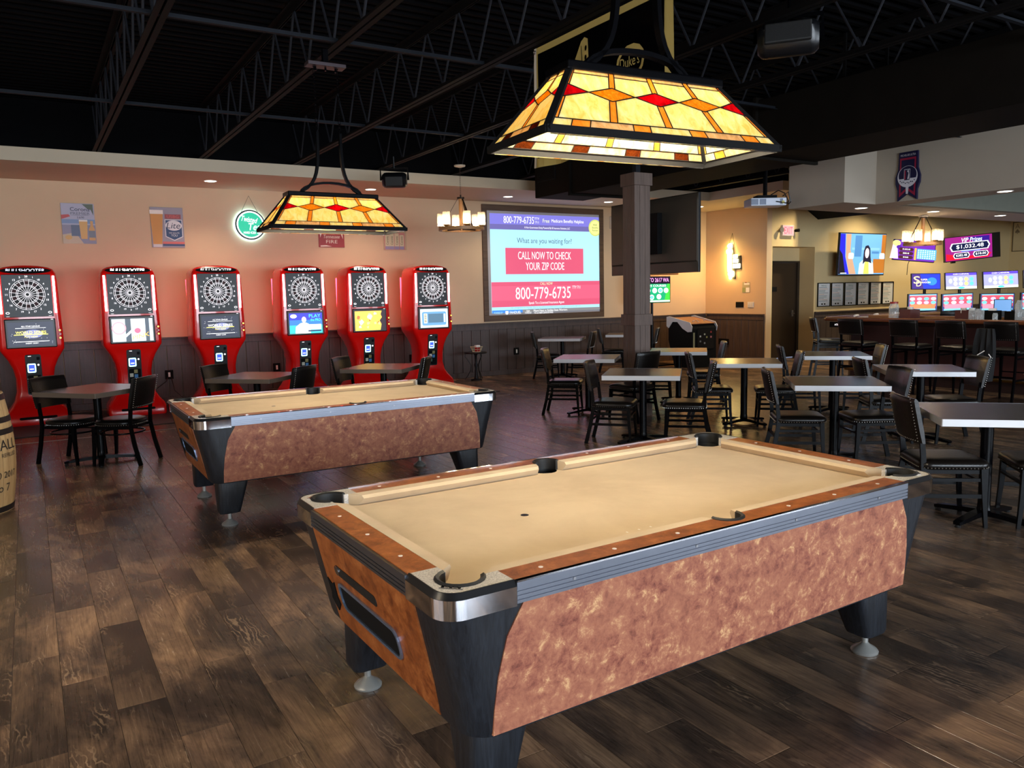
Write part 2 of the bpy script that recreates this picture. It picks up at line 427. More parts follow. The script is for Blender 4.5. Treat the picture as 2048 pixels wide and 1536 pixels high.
struct(obj('baseboard_back', MB().box(-1.6, XE-.02, YB-.03, YB-.001, .001, .098), wainscot, bevel=.003))
wall_end = wall('wall_end', MB().box(XE, XE+.15, YW, YB-.002, 0, ZD), wall_paint)
wains(wall_end, (XE, YW+.03, 0), (XE, YB-.06, 0), (-1, 0, 0))
struct(obj('baseboard_end', MB().box(XE-.03, XE-.001, YW+.03, YB-.06, .001, .098), wainscot, bevel=.003))
# wall behind the bar with the door niche
wb = MB(); NX0, NX1, NZ, NY = 13.58, 14.96, 2.46, YW+.41
wb.box(XE+.151, NX0, YW, YW+.15, 0, ZD).box(NX0, NX1, YW, YW+.15, NZ, ZD).box(NX1, XR, YW, YW+.15, 0, ZD)
wb.box(NX0-.1, NX0, YW+.15, NY+.1, 0, NZ+.1).box(NX1, NX1+.1, YW+.15, NY+.1, 0, NZ+.1).box(NX0, NX1, YW+.15, NY+.1, NZ, NZ+.1)
wb.box(NX0, NX1, NY, NY+.1, 2.17, NZ)
wall_bar = wall('wall_bar', wb, wall_yellow)
wains(wall_bar, (NX1+.02, YW, 0), (XR-.02, YW, 0), (0, -1, 0))
door = struct(empty('door_1', (NX0, NY, 0)))
obj('door_leaf', MB().box(.07, 1.31, .02, .065, .01, 2.13), door_mat, door, bevel=.003)
obj('door_frame', MB().box(0, .068, -.02, .08, 0, 2.17).box(1.312, NX1-NX0, -.02, .08, 0, 2.17).box(.068, 1.312, -.02, .08, 2.132, 2.17), M('dark_door_frame', s(44, 34, 24), .45), door)
obj('sign_plate', MB().box(.42, .66, .008, .019, 1.5, 1.6), matte_black, door, bevel=.002)
hb = MB().tube([(1.2, .02, 1.0), (1.2, -.04, 1.0), (1.08, -.05, 1.0)], .011, 8); hb.lathe([(.03, 0), (.03, .01)], (0, 0, 0), 12)
hb = MB().tube([(1.2, .02, 1.0), (1.2, -.04, 1.0), (1.08, -.05, 1.0)], .011, 8).box(1.175, 1.225, .008, .02, .93, 1.07)
obj('door_handle', hb, steel, door)
wall_right = wall('wall_right', MB().box(XR, XR+.15, YF, YW, 0, ZD), wall_yellow)
wall_left = wall('wall_left', MB().box(XL-.15, XL, YF, .35, 0, ZD).box(XL-.15, XL, 5.65, YB, 0, ZD).box(XL-.15, XL, .35, 5.65, 0, .5).box(XL-.15, XL, .35, 5.65, 3.0, ZD), wall_paint)
wf = MB().box(XL, -2.3, YF-.15, YF, 0, ZD).box(5.5, 7.6, YF-.15, YF, 0, ZD).box(15.4, XR, YF-.15, YF, 0, ZD)
wf.box(-2.3, 5.5, YF-.15, YF, 0, .5).box(-2.3, 5.5, YF-.15, YF, 3.0, ZD).box(7.6, 15.4, YF-.15, YF, 0, .5).box(7.6, 15.4, YF-.15, YF, 3.0, ZD)
wall_front = wall('wall_front', wf, wall_paint)
def window(name, p0, p1, n):
    """glazed opening with n panes"""
    p0, p1 = Vector(p0), Vector(p1); L = (p1-p0).length; a = math.atan2((p1-p0).y, (p1-p0).x)
    w = struct(empty(name, tuple(p0), a)); fr = MB(); pw = L/n
    for i in range(n+1): fr.box(min(max(i*pw-.03, 0), L-.06), min(max(i*pw-.03, 0), L-.06)+.06, -.04, .04, .5, 3.0)
    fr.box(.06, L-.06, -.04, .04, .5, .56).box(.06, L-.06, -.04, .04, 2.94, 3.0)
    obj('window_frame', fr, black_metal, w)
    for i in range(n): obj('pane', MB().box(i*pw+.04, (i+1)*pw-.04, -.004, .004, .57, 2.93), clear, w)
window('window_1', (-2.3, YF-.1, 0), (5.5, YF-.1, 0), 5)
window('window_2', (7.6, YF-.1, 0), (15.4, YF-.1, 0), 5)
window('window_3', (XL-.1, .35, 0), (XL-.1, 5.65, 0), 4)

# ---- perimeter soffit and the black wall above it
struct(obj('trim_1', MB().box(XL, XE-.001, 11.5, YB-.001, SOF, 3.5), soffit_paint))
struct(obj('trim_2', MB().box(11.75, XE-.001, 9.7, 11.499, SOF, 3.5), soffit_paint))
struct(obj('trim_3', MB().box(XL, XE-.001, 11.56, 11.66, 3.501, ZD-.04).box(11.80, 11.9, 9.7, 11.56, 3.501, ZD-.04), black_paint))

# ---- bar soffit: stepped ring with a raised tray inside
BZ0, BZ1, BX0, BX1, BY1, BYS = 2.77, 3.56, 9.95, 10.68, 8.1, 7.15
bs = MB().box(BX0, XR-.01, BYS, BY1, BZ0, BZ1).box(BX1, 11.2, YF+.01, BYS, BZ0, BZ1)
bs.box(18.5, XR-.01, YF+.01, BYS, BZ0, BZ1)
bar_soffit = struct(obj('trim_4', bs, bar_soffit_paint))
struct(obj('trim_5', MB().box(11.2, 18.5, YF+.01, 7.0, 3.38, 3.44), M('brown_tray_paint', s(92, 70, 56), .7)))
struct(obj('trim_6', MB().box(11.201, 18.499, 7.0, BYS-.001, BZ0+.001, 3.38), M('grey_green_paint', s(112, 114, 103), .75)))
# black sloping duct high on the bar wall
struct(obj('trim_7', MB().prism([(15.04, 3.06), (14.3, 3.44), (14.62, 4.06), (15.38, 3.7)], lambda x, z: (x, 8.4, z), lambda x, z: (x, YW-.002, z)), matte_black))

# ---- ceiling: corrugated black deck, open-web joists, bridging
def deck():
    b = MB(); p = .152; prof = []
    y = YF
    while y < YB+.1:
        prof += [(y, 0), (y+.05, 0), (y+.075, .038), (y+.127, .038)]; y += p
    for (y0, z0), (y1, z1) in zip(prof, prof[1:]):
        b.add([(XL, y0, ZD+z0), (XR, y0, ZD+z0), (XR, y1, ZD+z1), (XL, y1, ZD+z1)], [(0, 1, 2, 3)])
    b.box(XL-.15, XR+.15, YF-.15, YB+.75, ZD+.05, ZD+.12)
    return b
ceiling = struct(obj('ceiling', deck(), black_paint))
def joist(x, y1=11.55, y0=YF+.02):
    L = y1-y0; j = empty('joist', (x, y0, 0)); j.parent = ceiling
    c = MB()
    for sgn in (-1, 1):
        a, b_ = (.008, .05) if sgn > 0 else (-.05, -.008)
        c.box(a, b_, 0, L, 3.5, 3.506); c.box(*( (.008, .014) if sgn > 0 else (-.014, -.008)), 0, L, 3.506, 3.55)
    obj('bottom_chord', c, joist_paint, j)
    t = MB()
    for sgn in (-1, 1):
        a, b_ = (.008, .06) if sgn > 0 else (-.06, -.008)
        t.box(a, b_, 0, L, ZD-.008, ZD-.001); t.box(*((.008, .014) if sgn > 0 else (-.014, -.008)), 0, L, ZD-.06, ZD-.008)
    obj('top_chord', t, joist_paint, j)
    w = MB(); n = max(2, int(L/.62)); st = L/n
    for i in range(n):
        w.tube([(0, i*st, ZD-.03), (0, i*st+st*.5, 3.53)], .011, 6); w.tube([(0, i*st+st*.5, 3.53), (0, (i+1)*st, ZD-.03)], .011, 6)
    obj('web_bars', w, web_paint, j)
for i in range(-4, 14):
    x = .91+1.277*i
    if XL < x < XR: joist(x, 11.55 if x < 11.6 else 9.6)
for y in (3.2, 5.95, 8.7):
    for z in (3.512,):
        o = obj('bridging_angle', MB().box(XL, 17.4, y-.018, y+.018, z, z+.005).box(XL, 17.4, y+.013, y+.018, z+.005, z+.036), bridging_paint, ceiling)

# ---- dark mat on the throwing side of the dart machines
tag(obj('floor_mat', MB().box(-1.4, 6.5, 10.98, 12.9, .001, .009), M('dark_rubber_mat', s(30, 16, 18), .55, var=.2), bevel=.003), 'long dark rubber mat under the row of red dart machines', 'mat')
tag(obj('throw_line_strip', MB().box(-1.2, 6.4, 10.5, 10.522, .0005, .003), M('pale_tape', s(160, 130, 120), .5)), 'thin pale throw line strip across floor before the dart machines', 'floor strip')

# ---- wooden column
def column():
    x0, x1, y0, y1 = 6.44, 6.69, 7.54, 7.77
    c = struct(empty('trim_8', (0, 0, 0)))
    cw = wood_material('column_oak', s(74, 58, 50), s(112, 92, 82), .5)
    i = .012
    obj('column_core', MB().box(x0+i, x1-i, y0+i, y1-i, .001, 3.02), matte_black, c)
    k = 3
    for zz0, zz1 in ((.16, 1.16), (1.3, 2.88)):
        for a in range(k):
            w = (x1-x0)/k; obj('board', MB().box(x0+a*w+.002, x0+(a+1)*w-.002, y0, y0+i-.001, zz0, zz1), cw, c, bevel=.002)
            obj('board', MB().box(x0+a*w+.002, x0+(a+1)*w-.002, y1-i+.001, y1, zz0, zz1), cw, c, bevel=.002)
            w = (y1-y0)/k; obj('board', MB().box(x0, x0+i-.001, y0+a*w+.002, y0+(a+1)*w-.002, zz0, zz1), cw, c, bevel=.002)
            obj('board', MB().box(x1-i+.001, x1, y0+a*w+.002, y0+(a+1)*w-.002, zz0, zz1), cw, c, bevel=.002)
    e = .022
    def band(n, z0, z1, e):
        b = MB().rings([[(x0-e, y0-e, z0), (x1+e, y0-e, z0), (x1+e, y1+e, z0), (x0-e, y1+e, z0)], [(x0-e, y0-e, z1), (x1+e, y0-e, z1), (x1+e, y1+e, z1), (x0-e, y1+e, z1)]])
        obj(n, b, cw, c, bevel=.003)
    band('column_base', .001, .16, .018); band('column_belt', 1.16, 1.3, .02); band('column_cap', 2.88, 3.03, .02)
    obj('steel_post', MB().box(6.53, 6.6, 7.62, 7.69, 3.03, ZD-.01), bridging_paint, c)
column()

# ---- black rectangular air duct
d = struct(empty('trim_9'))
obj('duct_box', MB().box(7.1, 8.06, 9.75, 10.75, 3.10, 3.62), M('black_duct', s(20, 17, 14), .8, var=.3, vscale=4, spec=.06), d, bevel=.01)
obj('duct_run', MB().box(7.08, 8.08, 3.0, 9.75, 3.06, 3.66), MATS['black_duct'], d, bevel=.01)
for y in (9.72, 6.2): obj('flange', MB().box(7.04, 8.12, y, y+.04, 3.03, 3.69), MATS['black_duct'], d)
gm = MB().box(7.085, 7.1, 10.16, 10.66, 3.33, 3.57)
obj('grille_frame', gm, matte_black, d)
for i in range(8): obj('slat', MB().box(7.07, 7.084, 10.19, 10.63, 3.35+i*.026, 3.362+i*.026), MATS['black_duct'], d)
for x in (7.2, 7.9):
    for y in (5.2, 9.2): obj('hanger_strap', MB().box(x, x+.02, y, y+.03, 3.66, ZD-.01), joist_paint, d)

# ================================================================== POOL TABLES
def arc(cx, cy, r, a0, a1, n):
    return [(cx+r*math.cos(R(a0+(a1-a0)*k/n)), cy+r*math.sin(R(a0+(a1-a0)*k/n))) for k in range(n+1)]
def make_pool_table(label):
    T = thing('pool_table', label, 'pool table', (2.0512, 2.4816, 0), R(.7), 'coin-operated pool tables')
    hl, hw = 1.186, .664; ZT, ZB0, ZB1 = .80, .33, .735; CP = .235
    sg = ((1, 1), (-1, 1), (-1, -1), (1, -1))
    def flip(poly, sx, sy):
        q = [(x*sx, y*sy) for x, y in poly]
        return q if sx*sy > 0 else q[::-1]
    def slab(poly, z0, z1): return MB().prism(poly, lambda x, y: (x, y, z0), lambda x, y: (x, y, z1))
    # black cabinet with rounded corners, tapering to the bottom
    rs = []
    for z, dx, dy, r in ((ZB0, .105, .05, .10), (ZB0+.02, .098, .046, .10), (.55, .0557, .0294, .095), (ZB1, .014, .012, .09)):
        rs.append([(x, y, z) for x, y in rrect(-hl+dx, hl-dx, -hw+dy, hw-dy, r, 6)])
    obj('cabinet', MB().rings(rs), grained_black, T, smooth=35)
    # laminated side panels with curved ends, just proud of the cabinet
    def panel(side):
        prof = [(.172, .338), (.174, .42), (.184, .52), (.21, .64), (.262, .733)]
        def yy(z): t = (z-ZB0)/(ZB1-ZB0); return hw-.05+t*.038
        pts = [(-(hl-d), z) for d, z in prof]+[((hl-d), z) for d, z in prof[::-1]]
        f0 = lambda x, z: (x*side, -(yy(z)-.004)*side, z); f1 = lambda x, z: (x*side, -(yy(z)+.005)*side, z)
        return MB().prism(pts, f1, f0)
    for sd in (1, -1): obj('side_panel', panel(sd), lam_side, T)
    # end panels
    def xx(z): t = (z-ZB0)/(ZB1-ZB0); return hl-.105+t*.091
    for sd in (1, -1):
        w = hw-.225; pts = [(-w+.01, .338), (w-.01, .338), (w+.004, .45), (w+.01, .733), (-w-.01, .733), (-w-.004, .45)]
        b = MB().prism(pts, lambda y, z: ((xx(z)+.005)*sd, y*sd, z), lambda y, z: ((xx(z)-.004)*sd, y*sd, z))
        e = obj('end_panel', b, lam_rail, T)
        if sd == -1:   # ball-return window and rack slot on the visible end
            def on(y, z, d): return (-(xx(z)+d), y, z)
            y0, y1 = -hw+.43, -hw+.97
            obj('return_opening', MB().prism(rrect(y0+.012, y1-.012, .442, .532, .03), lambda y, z: on(y, z, .0062), lambda y, z: on(y, z, -.003)), matte_black, e)
            ring = MB(); o_ = rrect(y0, y1, .43, .545, .038); i_ = rrect(y0+.011, y1-.011, .441, .533, .03); n = len(o_)
            ring.add([on(a, b_, .0055) for a, b_ in o_]+[on(a, b_, .012) for a, b_ in o_]+[on(a, b_, .012) for a, b_ in i_]+[on(a, b_, .006) for a, b_ in i_],
                     [(k*n+i, k*n+(i+1) % n, (k+1)*n+(i+1) % n, (k+1)*n+i) for k in range(3) for i in range(n)])
            obj('return_trim', ring, M('blue_steel_trim', s(150, 176, 212), .25, .8), e)
            y0, y1 = -hw+.56, -hw+.95
            obj('rack_slot', MB().prism(rrect(y0, y1, .578, .618, .018), lambda y, z: on(y, z, .0075), lambda y, z: on(y, z, -.003)), rubber, e)
            obj('coin_plate', MB().prism(circ(-hw+.93, .598, .019, 14), lambda y, z: on(y, z, .011), lambda y, z: on(y, z, .006)), chrome, e)
            em = [(-.035, .06), (.0, .045), (.035, .06), (.03, .0), (.045, -.03), (.0, -.07), (-.045, -.03), (-.03, 0)]
            obj('emblem', MB().prism([(-hw+1.06+a, .46+b_) for a, b_ in em], lambda y, z: on(y, z, .009), lambda y, z: on(y, z, .004)), matte_black, e)
    # rails
    n0 = hw-.105
    long_rail = [(-(hl-CP), hw-.012), (-(hl-CP), n0)]+arc(0, n0, .056, 180, 360, 10)[::1]
    long_rail = [(hl-CP, hw-.012), (-(hl-CP), hw-.012), (-(hl-CP), n0)]+[(x, 2*n0-y) for x, y in arc(0, n0, .056, 180, 360, 10)]+[(hl-CP, n0)]
    for sd in (1, -1):
        p = [(x*sd, y*sd) for x, y in long_rail]
        rl = obj('long_rail', slab(p, .757, ZT), lam_rail, T)
        for x in (-.83, -.55, -.28, .28, .55, .83):
            obj('sight_dot', MB().lathe([(.0075, 0), (.0075, .0012)], (x, sd*(hw-.058), ZT), 8), white_dot, rl)
        q = [(hl-.105, -(hw-CP)), (hl-.012, -(hw-CP)), (hl-.012, hw-CP), (hl-.105, hw-CP)]
        rl = obj('end_rail', slab([(x*sd, y*sd) for x, y in q], .757, ZT), lam_rail, T)
        for y in (-.27, 0, .27):
            obj('sight_dot', MB().lathe([(.0075, 0), (.0075, .0012)], (sd*(hl-.058), y, ZT), 8), white_dot, rl)
    # cushions: section given as (distance from table edge, z)
    sec = [(.1055, .801), (.1055, .758), (.136, .758), (.158, .786), (.150, .7985)]
    def cushion(p0, p1, inward, k0, k1):
        p0, p1, inw = Vector(p0), Vector(p1), Vector(inward); t = (p1-p0).normalized()
        r0 = [(*(p0+inw*(d-.1055)+t*((d-.1055)*k0)), z) for d, z in sec]; r1 = [(*(p1+inw*(d-.1055)-t*((d-.1055)*k1)), z) for d, z in sec]
        return MB().rings([r0, r1])
    for sy in (1, -1):
        for sx in (1, -1):
            obj('cushion', cushion((sx*.060, sy*n0), (sx*(hl-.20), sy*n0), (0, -sy), .35, .9), felt, T)
    for sx in (1, -1): obj('cushion', cushion((sx*(hl-.105), -(hw-.20)), (sx*(hl-.105), hw-.20), (-sx, 0), .9, .9), felt, T)
    # felt bed with pocket cut-outs
    pc = .118; pr = .062; q = []
    def corner_cut(sx, sy):
        a = math.degrees(math.acos((pc-.105)/pr)); pts = arc(hl-pc, hw-pc, pr, -a, -270+a, 8)   # from right edge round inside to top edge
        return pts if (sx, sy) == (1, 1) else pts
    c1 = corner_cut(1, 1); a = math.degrees(math.asin(.012/.058))
    s1 = arc(0, hw-.093, .058, -a, -180+a, 8)
    q = c1+s1+[(-x, y) for x, y in c1[::-1]]+[(-x, -y) for x, y in c1]+[(-x, -y) for x, y in s1]+[(x, -y) for x, y in c1[::-1]]
    bed = obj('bed_cloth', slab(q, .735, .757), felt, T)
    obj('foot_spot', MB().lathe([(.016, 0), (.016, .0008)], (-.49, 0, .757), 14), black_plastic, bed)
    for k in range(3): obj('chalk_mark', MB().box(-.32+k*.055, -.314+k*.055, -.40, -.39, .757, .7573), white_cer, bed)
    # pockets with rubber liners
    for sx, sy in sg:
        b = MB(); c = (sx*(hl-pc), sy*(hw-pc)); n = 16
        outer = [(.061, .756), (.058, .70), (.045, .655), (.001, .65)]
        b.rings([[(c[0]+r*math.cos(2*math.pi*k/n), c[1]+r*math.sin(2*math.pi*k/n), z) for k in range(n)] for r, z in outer], False)
        pk = obj('pocket', b, rubber, T, smooth=50)
        ang = math.atan2(sy, sx); ln = MB()
        a0, a1 = ang-R(118), ang+R(118); rs = []
        for k in range(15):
            t = a0+(a1-a0)*k/14; d = Vector((math.cos(t), math.sin(t), 0)); o = Vector((*c, 0))+d*.0655
            rs.append([tuple(o+d*u+Vector((0, 0, z))) for u, z in ((-.006, .757), (.006, .757), (.010, .803), (.004, .809), (-.006, .804))])
        obj('pocket_liner', ln.rings(rs), rubber, pk, smooth=40)
        # speckled corner plate
        pl = [(hl-CP, hw-.016)]+arc(hl-.075, hw-.075, .059, 90, 0, 7)+[(hl-.016, hw-CP), (hl-.105, hw-CP)]+arc(hl-pc, hw-pc, .066, -79, 169, 12)+[(hl-CP, hw-.105)]
        pl = flip(pl[::-1], sx, sy)
        cp = obj('corner_plate', slab(pl, .757, ZT+.001), granite, T)
        path = [(hl-CP, hw)]+arc(hl-.075, hw-.075, .075, 90, 0, 8)+[(hl, hw-CP)]
        inn = [(hl-CP, hw-.0155)]+arc(hl-.075, hw-.075, .0595, 90, 0, 8)+[(hl-.0155, hw-CP)]
        def band(z0, z1, off0, off1, zi):
            b = MB(); n = len(path); A = flip(path, sx, sy) if False else [(x*sx, y*sy) for x, y in path]; I = [(x*sx, y*sy) for x, y in inn]
            def mixp(k, f): return (A[k][0]+(I[k][0]-A[k][0])*f, A[k][1]+(I[k][1]-A[k][1])*f)
            rs = []
            for k in range(n):
                x0, y0 = mixp(k, off0); x1, y1 = mixp(k, off1); xi, yi = I[k]
                rs.append([(x0, y0, z0), (x1, y1, z1), (xi, yi, zi), (xi, yi, z0)])
            return b.rings(rs)
        obj('chrome_cap', band(.728, .785, 0, 0, .785), chrome, cp, smooth=40)
        obj('black_bevel', band(.7855, .803, .02, .75, .803), black_plastic, cp, smooth=40)
        # maker's plate: small raised script bar
        m = MB()
        for k in range(5): m.box(-.03+k*.012, -.021+k*.012, -.006+(k % 2)*.003, .006, ZT+.0012, ZT+.004)
        m.box(-.034, .034, -.011, -.008, ZT+.0012, ZT+.003)
        obj('name_badge', m, chrome, cp, (sx*(hl-.062), sy*(hw-.062), 0), (0, 0, ang+R(90 if sx*sy > 0 else -90)+R(0)))
    for sy in (1, -1):
        b = MB(); c = (0, sy*(hw-.093)); n = 14
        b.rings([[(c[0]+r*math.cos(2*math.pi*k/n), c[1]+r*math.sin(2*math.pi*k/n), z) for k in range(n)] for r, z in ((.057, .756), (.054, .70), (.001, .68))], False)
        pk = obj('pocket', b, rubber, T, smooth=50); rs = []
        for k in range(13):
            t = R(-5+190*k/12)*sy; d = Vector((math.cos(t), math.sin(t), 0)); o = Vector((0, sy*n0, 0))+d*.058
            rs.append([tuple(o+d*u+Vector((0, 0, z))) for u, z in ((-.006, .757), (.004, .757), (.009, .803), (.003, .808), (-.006, .804))])
        obj('pocket_liner', MB().rings(rs), rubber, pk, smooth=40)
    # grooved aluminium strips along the edges, screwed on
    for sd in (1, -1):
        def strip(L, horizontal):
            b = MB()
            for z0, z1, t in ((.735, .744, .012), (.744, .748, .008), (.748, .757, .012), (.757, .761, .008), (.761, .770, .012), (.770, .774, .008), (.774, .797, .012)):
                if horizontal: b.box(-L, L, *sorted((sd*(hw-.012), sd*(hw-.012+t))), z0, z1)
                else: b.box(*sorted((sd*(hl-.012), sd*(hl-.012+t))), -L, L, z0, z1)
            return b
        st = obj('edge_strip', strip(hl-CP-.001, True), alu, T)
        obj('edge_lip', MB().box(-(hl-CP-.001), hl-CP-.001, *sorted((sd*(hw-.012), sd*(hw+.0025))), .7972, .8025), chrome, st)
        for x in (-.75, -.25, .25, .75): obj('screw', MB().tube([(x, sd*hw, .766), (x, sd*(hw+.002), .766)], .005, 8), steel, st)
        obj('edge_strip', strip(hw-CP-.001, False), alu, T)
    # legs and levelling feet
    for sx, sy in sg:
        xo, yo = hl-.20, hw-.13      # outer top corner
        def sec4(z, x_out, w, y_out, d): return [(x*sx, y*sy, z) for x, y in rrect(x_out-w, x_out, y_out-d, y_out, .03, 3)]
        rs = [sec4(.335, hl-.145, .215, hw-.115, .19), sec4(.11, hl-.145, .15, hw-.115, .13), sec4(.095, hl-.15, .14, hw-.12, .12)]
        if sx*sy < 0: rs = [r[::-1] for r in rs]
        lg = obj('leg', MB().rings(rs[::-1]), grained_black, T, smooth=35)
        cx, cy = sx*(hl-.22), sy*(hw-.18)
        obj('foot', MB().lathe([(.056, 0), (.058, .008), (.05, .018), (.022, .036), (.014, .045), (.014, .097)], (cx, cy, .001), 20), M('grey_cast_foot', s(150, 150, 146), .35, .5), lg, smooth=40)
    return T
table1 = make_pool_table('larger nearest pool table with burl laminate side and tan cloth')
table2 = dup(table1, (2.0836, 6.202, 0), R(-.2), 'farther pool table with tan cloth standing before the dart machines')

# ================================================================== STAINED GLASS TABLE LAMPS
cream = glass_piece_material('cream_opal_glass', [s(246, 214, 120), s(255, 238, 172), s(255, 247, 212)])
amber = glass_piece_material('amber_glass', [s(226, 150, 40), s(236, 168, 60), s(246, 188, 84)])
gold = glass_piece_material('rippled_gold_glass', [s(158, 104, 14), s(184, 130, 30), s(206, 156, 52)], (60, 60, 60))
ruby = glass_piece_material('ruby_glass', [s(112, 4, 14), s(142, 10, 22), s(168, 30, 36)])
smoke = glass_piece_material('smoky_opal_glass', [s(196, 160, 112), s(222, 190, 140), s(236, 212, 170)])
rust = glass_piece_material('rust_brown_glass', [s(72, 27, 6), s(94, 40, 10), s(112, 52, 16)], (80, 80, 80))
BULB = E('bulb_glow', (1, .86, .64, 1), 600)
lead = M('lead_came', s(28, 22, 18), .5, .3)
def make_lamp(label, loc, rz, top_z, canopy=True):
    """loc: centre of the open bottom rim"""
    T = thing('pool_table_lamp', label, 'pool table lamp', loc, rz, 'stained glass lamps over the pool tables')
    A, B, a, b, H = .538, .222, .343, .064, .258     # half sizes at the rim and at the top, height
    def long_map(sd): return lambda u, v, d=0: ((-A+2*A*u)*(1-v)*sd+(-a+2*a*u)*v*sd, -sd*(B+(b-B)*v+d*.8), H*v+d*.6)
    def end_map(sd): return lambda u, v, d=0: (sd*(A+(a-A)*v+d*.8), (-B+2*B*u)*(1-v)*sd+(-b+2*b*u)*v*sd, H*v+d*.8)
    def piece(parent, poly, mat, fm):
        cx = sum(p[0] for p in poly)/len(poly); cy = sum(p[1] for p in poly)/len(poly)
        bb = MB().prism(poly, lambda u, v: fm(u, v, .0015), lambda u, v: fm(u, v, -.0015))
        obj('glass_piece', bb, mat, parent)
        for p, q in zip(poly, poly[1:]+poly[:1]): edges.add(tuple(sorted((tuple(round(x, 4) for x in p), tuple(round(x, 4) for x in q)))))
    for kind, sd in (('long', 1), ('long', -1), ('end', 1), ('end', -1)):
        fm = long_map(sd) if kind == 'long' else end_map(sd)
        cells = 4 if kind == 'long' else 2; e0 = .012 if kind == 'long' else .03
        U = [e0+(1-2*e0)*i/cells for i in range(cells+1)]; sw = .016 if kind == 'long' else .03; hwid = (U[1]-U[0])/2
        v0, v1, vb, vm, vt, v2, v3 = .055, .165, .50, .61, .72, .90, .965
        P = empty('glass_panel'); P.parent = T; edges = set(); nn = 0
        for i, u in enumerate(U):
            l, r = (u if i == 0 else u-sw), (u if i == cells else u+sw)
            lb = vb+(vm-vb)*sw/hwid; tb = vt-(vt-vm)*sw/hwid
            # vertical strips
            low = [(l, v1), (r, v1), (r, vb if i == cells else lb)]+([(u, vb)] if 0 < i < cells else [])+[(l, vb if i == 0 else lb)]
            up = [(l, vt if i == 0 else tb)]+([(u, vt)] if 0 < i < cells else [])+[(r, vt if i == cells else tb), (r, v3), (l, v3)]
            piece(P, low, amber, fm); piece(P, up, amber, fm)
            dm = [(u, vb)]+([(u+hwid, vm)] if i < cells else [])+[(u, vt)]+([(u-hwid, vm)] if i > 0 else [])
            piece(P, dm, ruby if i % 2 == 0 else gold, fm)
            if i < cells:
                x0, x1, m = u+sw, U[i+1]-sw, u+hwid
                if i == 0: x0 = u+sw
                piece(P, [(x0, v1), (x1, v1), (x1, lb), (m, vm), (x0, lb)], cream, fm)
                piece(P, [(x0, tb), (m, vm), (x1, tb), (x1, v2), (x0, v2)], cream, fm)
                piece(P, [(x0, v2), (x1, v2), (x1, v3), (x0, v3)], smoke, fm)
        # bottom border, alternating long and short pieces
        k = 9 if kind == 'long' else 5; xs = [e0]
        wts = [(1.0 if j in (0, k-1) else (1.0 if j % 2 else 2.4)) for j in range(k)]; tot = sum(wts)
        for w_ in wts: xs.append(xs[-1]+(1-2*e0)*w_/tot)
        for j in range(k): piece(P, [(xs[j], v0), (xs[j+1], v0), (xs[j+1], v1), (xs[j], v1)], (rust if sd == -1 else amber) if j % 2 else (smoke if j % 4 else cream), fm)
        c = MB()
        for p, q in edges:
            p3, q3 = Vector(fm(*p, 0)), Vector(fm(*q, 0))
            if (p3-q3).length > .004: c.bar([p3, q3], .0035, .006, up=(Vector(fm(.5, .5, 1))-Vector(fm(.5, .5, 0))).normalized())
        obj('lead_came', c, lead, P)
    # black frame bars
    C0 = [(-A, -B, 0), (A, -B, 0), (A, B, 0), (-A, B, 0)]; C1 = [(-a, -b, H), (a, -b, H), (a, b, H), (-a, b, H)]
    for i in range(4): obj('corner_bar', MB().bar([C0[i], C1[i]], .026, .012, up=(0, 0, 1)), matte_black, T)
    for i in range(4): obj('rim_bar', MB().bar([C0[i], C0[(i+1) % 4]], .012, .026), matte_black, T)
    for sd in (1, -1): obj('rim_liner', MB().box(-A+.02, A-.02, *sorted((sd*(B-.011), sd*(B-.007))), -.016, -.0131), chrome, T)
    obj('top_cap', MB().box(-a-.02, a+.02, -b-.02, b+.02, H-.012, H+.022), black_metal, T, bevel=.006)
    for x in (-.3, 0, .3):
        bl = obj('bulb', MB().lathe([(.012, .075), (.014, .06), (.03, .03), (.031, .012), (.02, -.006), (.002, -.012)][::-1], (x, 0, .158), 12), BULB, T, smooth=60)
        obj('socket', MB().lathe([(.016, .0), (.016, .028)], (x, 0, .225), 10), black_metal, bl)
    # arch and two S-shaped arms
    arch = [(.24*math.cos(R(t)), 0, H+.02+.085*math.sin(R(t))) for t in range(0, 181, 15)]
    obj('arch', MB().bar(arch, .018, .032, up=(0, 1, 0)), black_metal, T, smooth=30)
    for sd in (1, -1):
        pts = []
        for k in range(13):
            t = k/12; x = .092+.16*math.exp(-t*6); pts.append((sd*x, 0, H+.02+.47*t))
        obj('arm', MB().bar(pts, .020, .032, up=(0, 1, 0)), black_metal, T, smooth=30)
        ch = MB(); z = H+.485; zt = top_z-loc[2]-.03; k = 0
        while z < zt:
            if k % 2: ch.tube([(sd*.092-.008, 0, z), (sd*.092-.008, 0, z+.03), (sd*.092+.008, 0, z+.03), (sd*.092+.008, 0, z), (sd*.092-.008, 0, z)], .0022, 4)
            else: ch.tube([(sd*.092, -.008, z), (sd*.092, -.008, z+.03), (sd*.092, .008, z+.03), (sd*.092, .008, z), (sd*.092, -.008, z)], .0022, 4)
            z += .026; k += 1
        obj('chain', ch, black_metal, T)
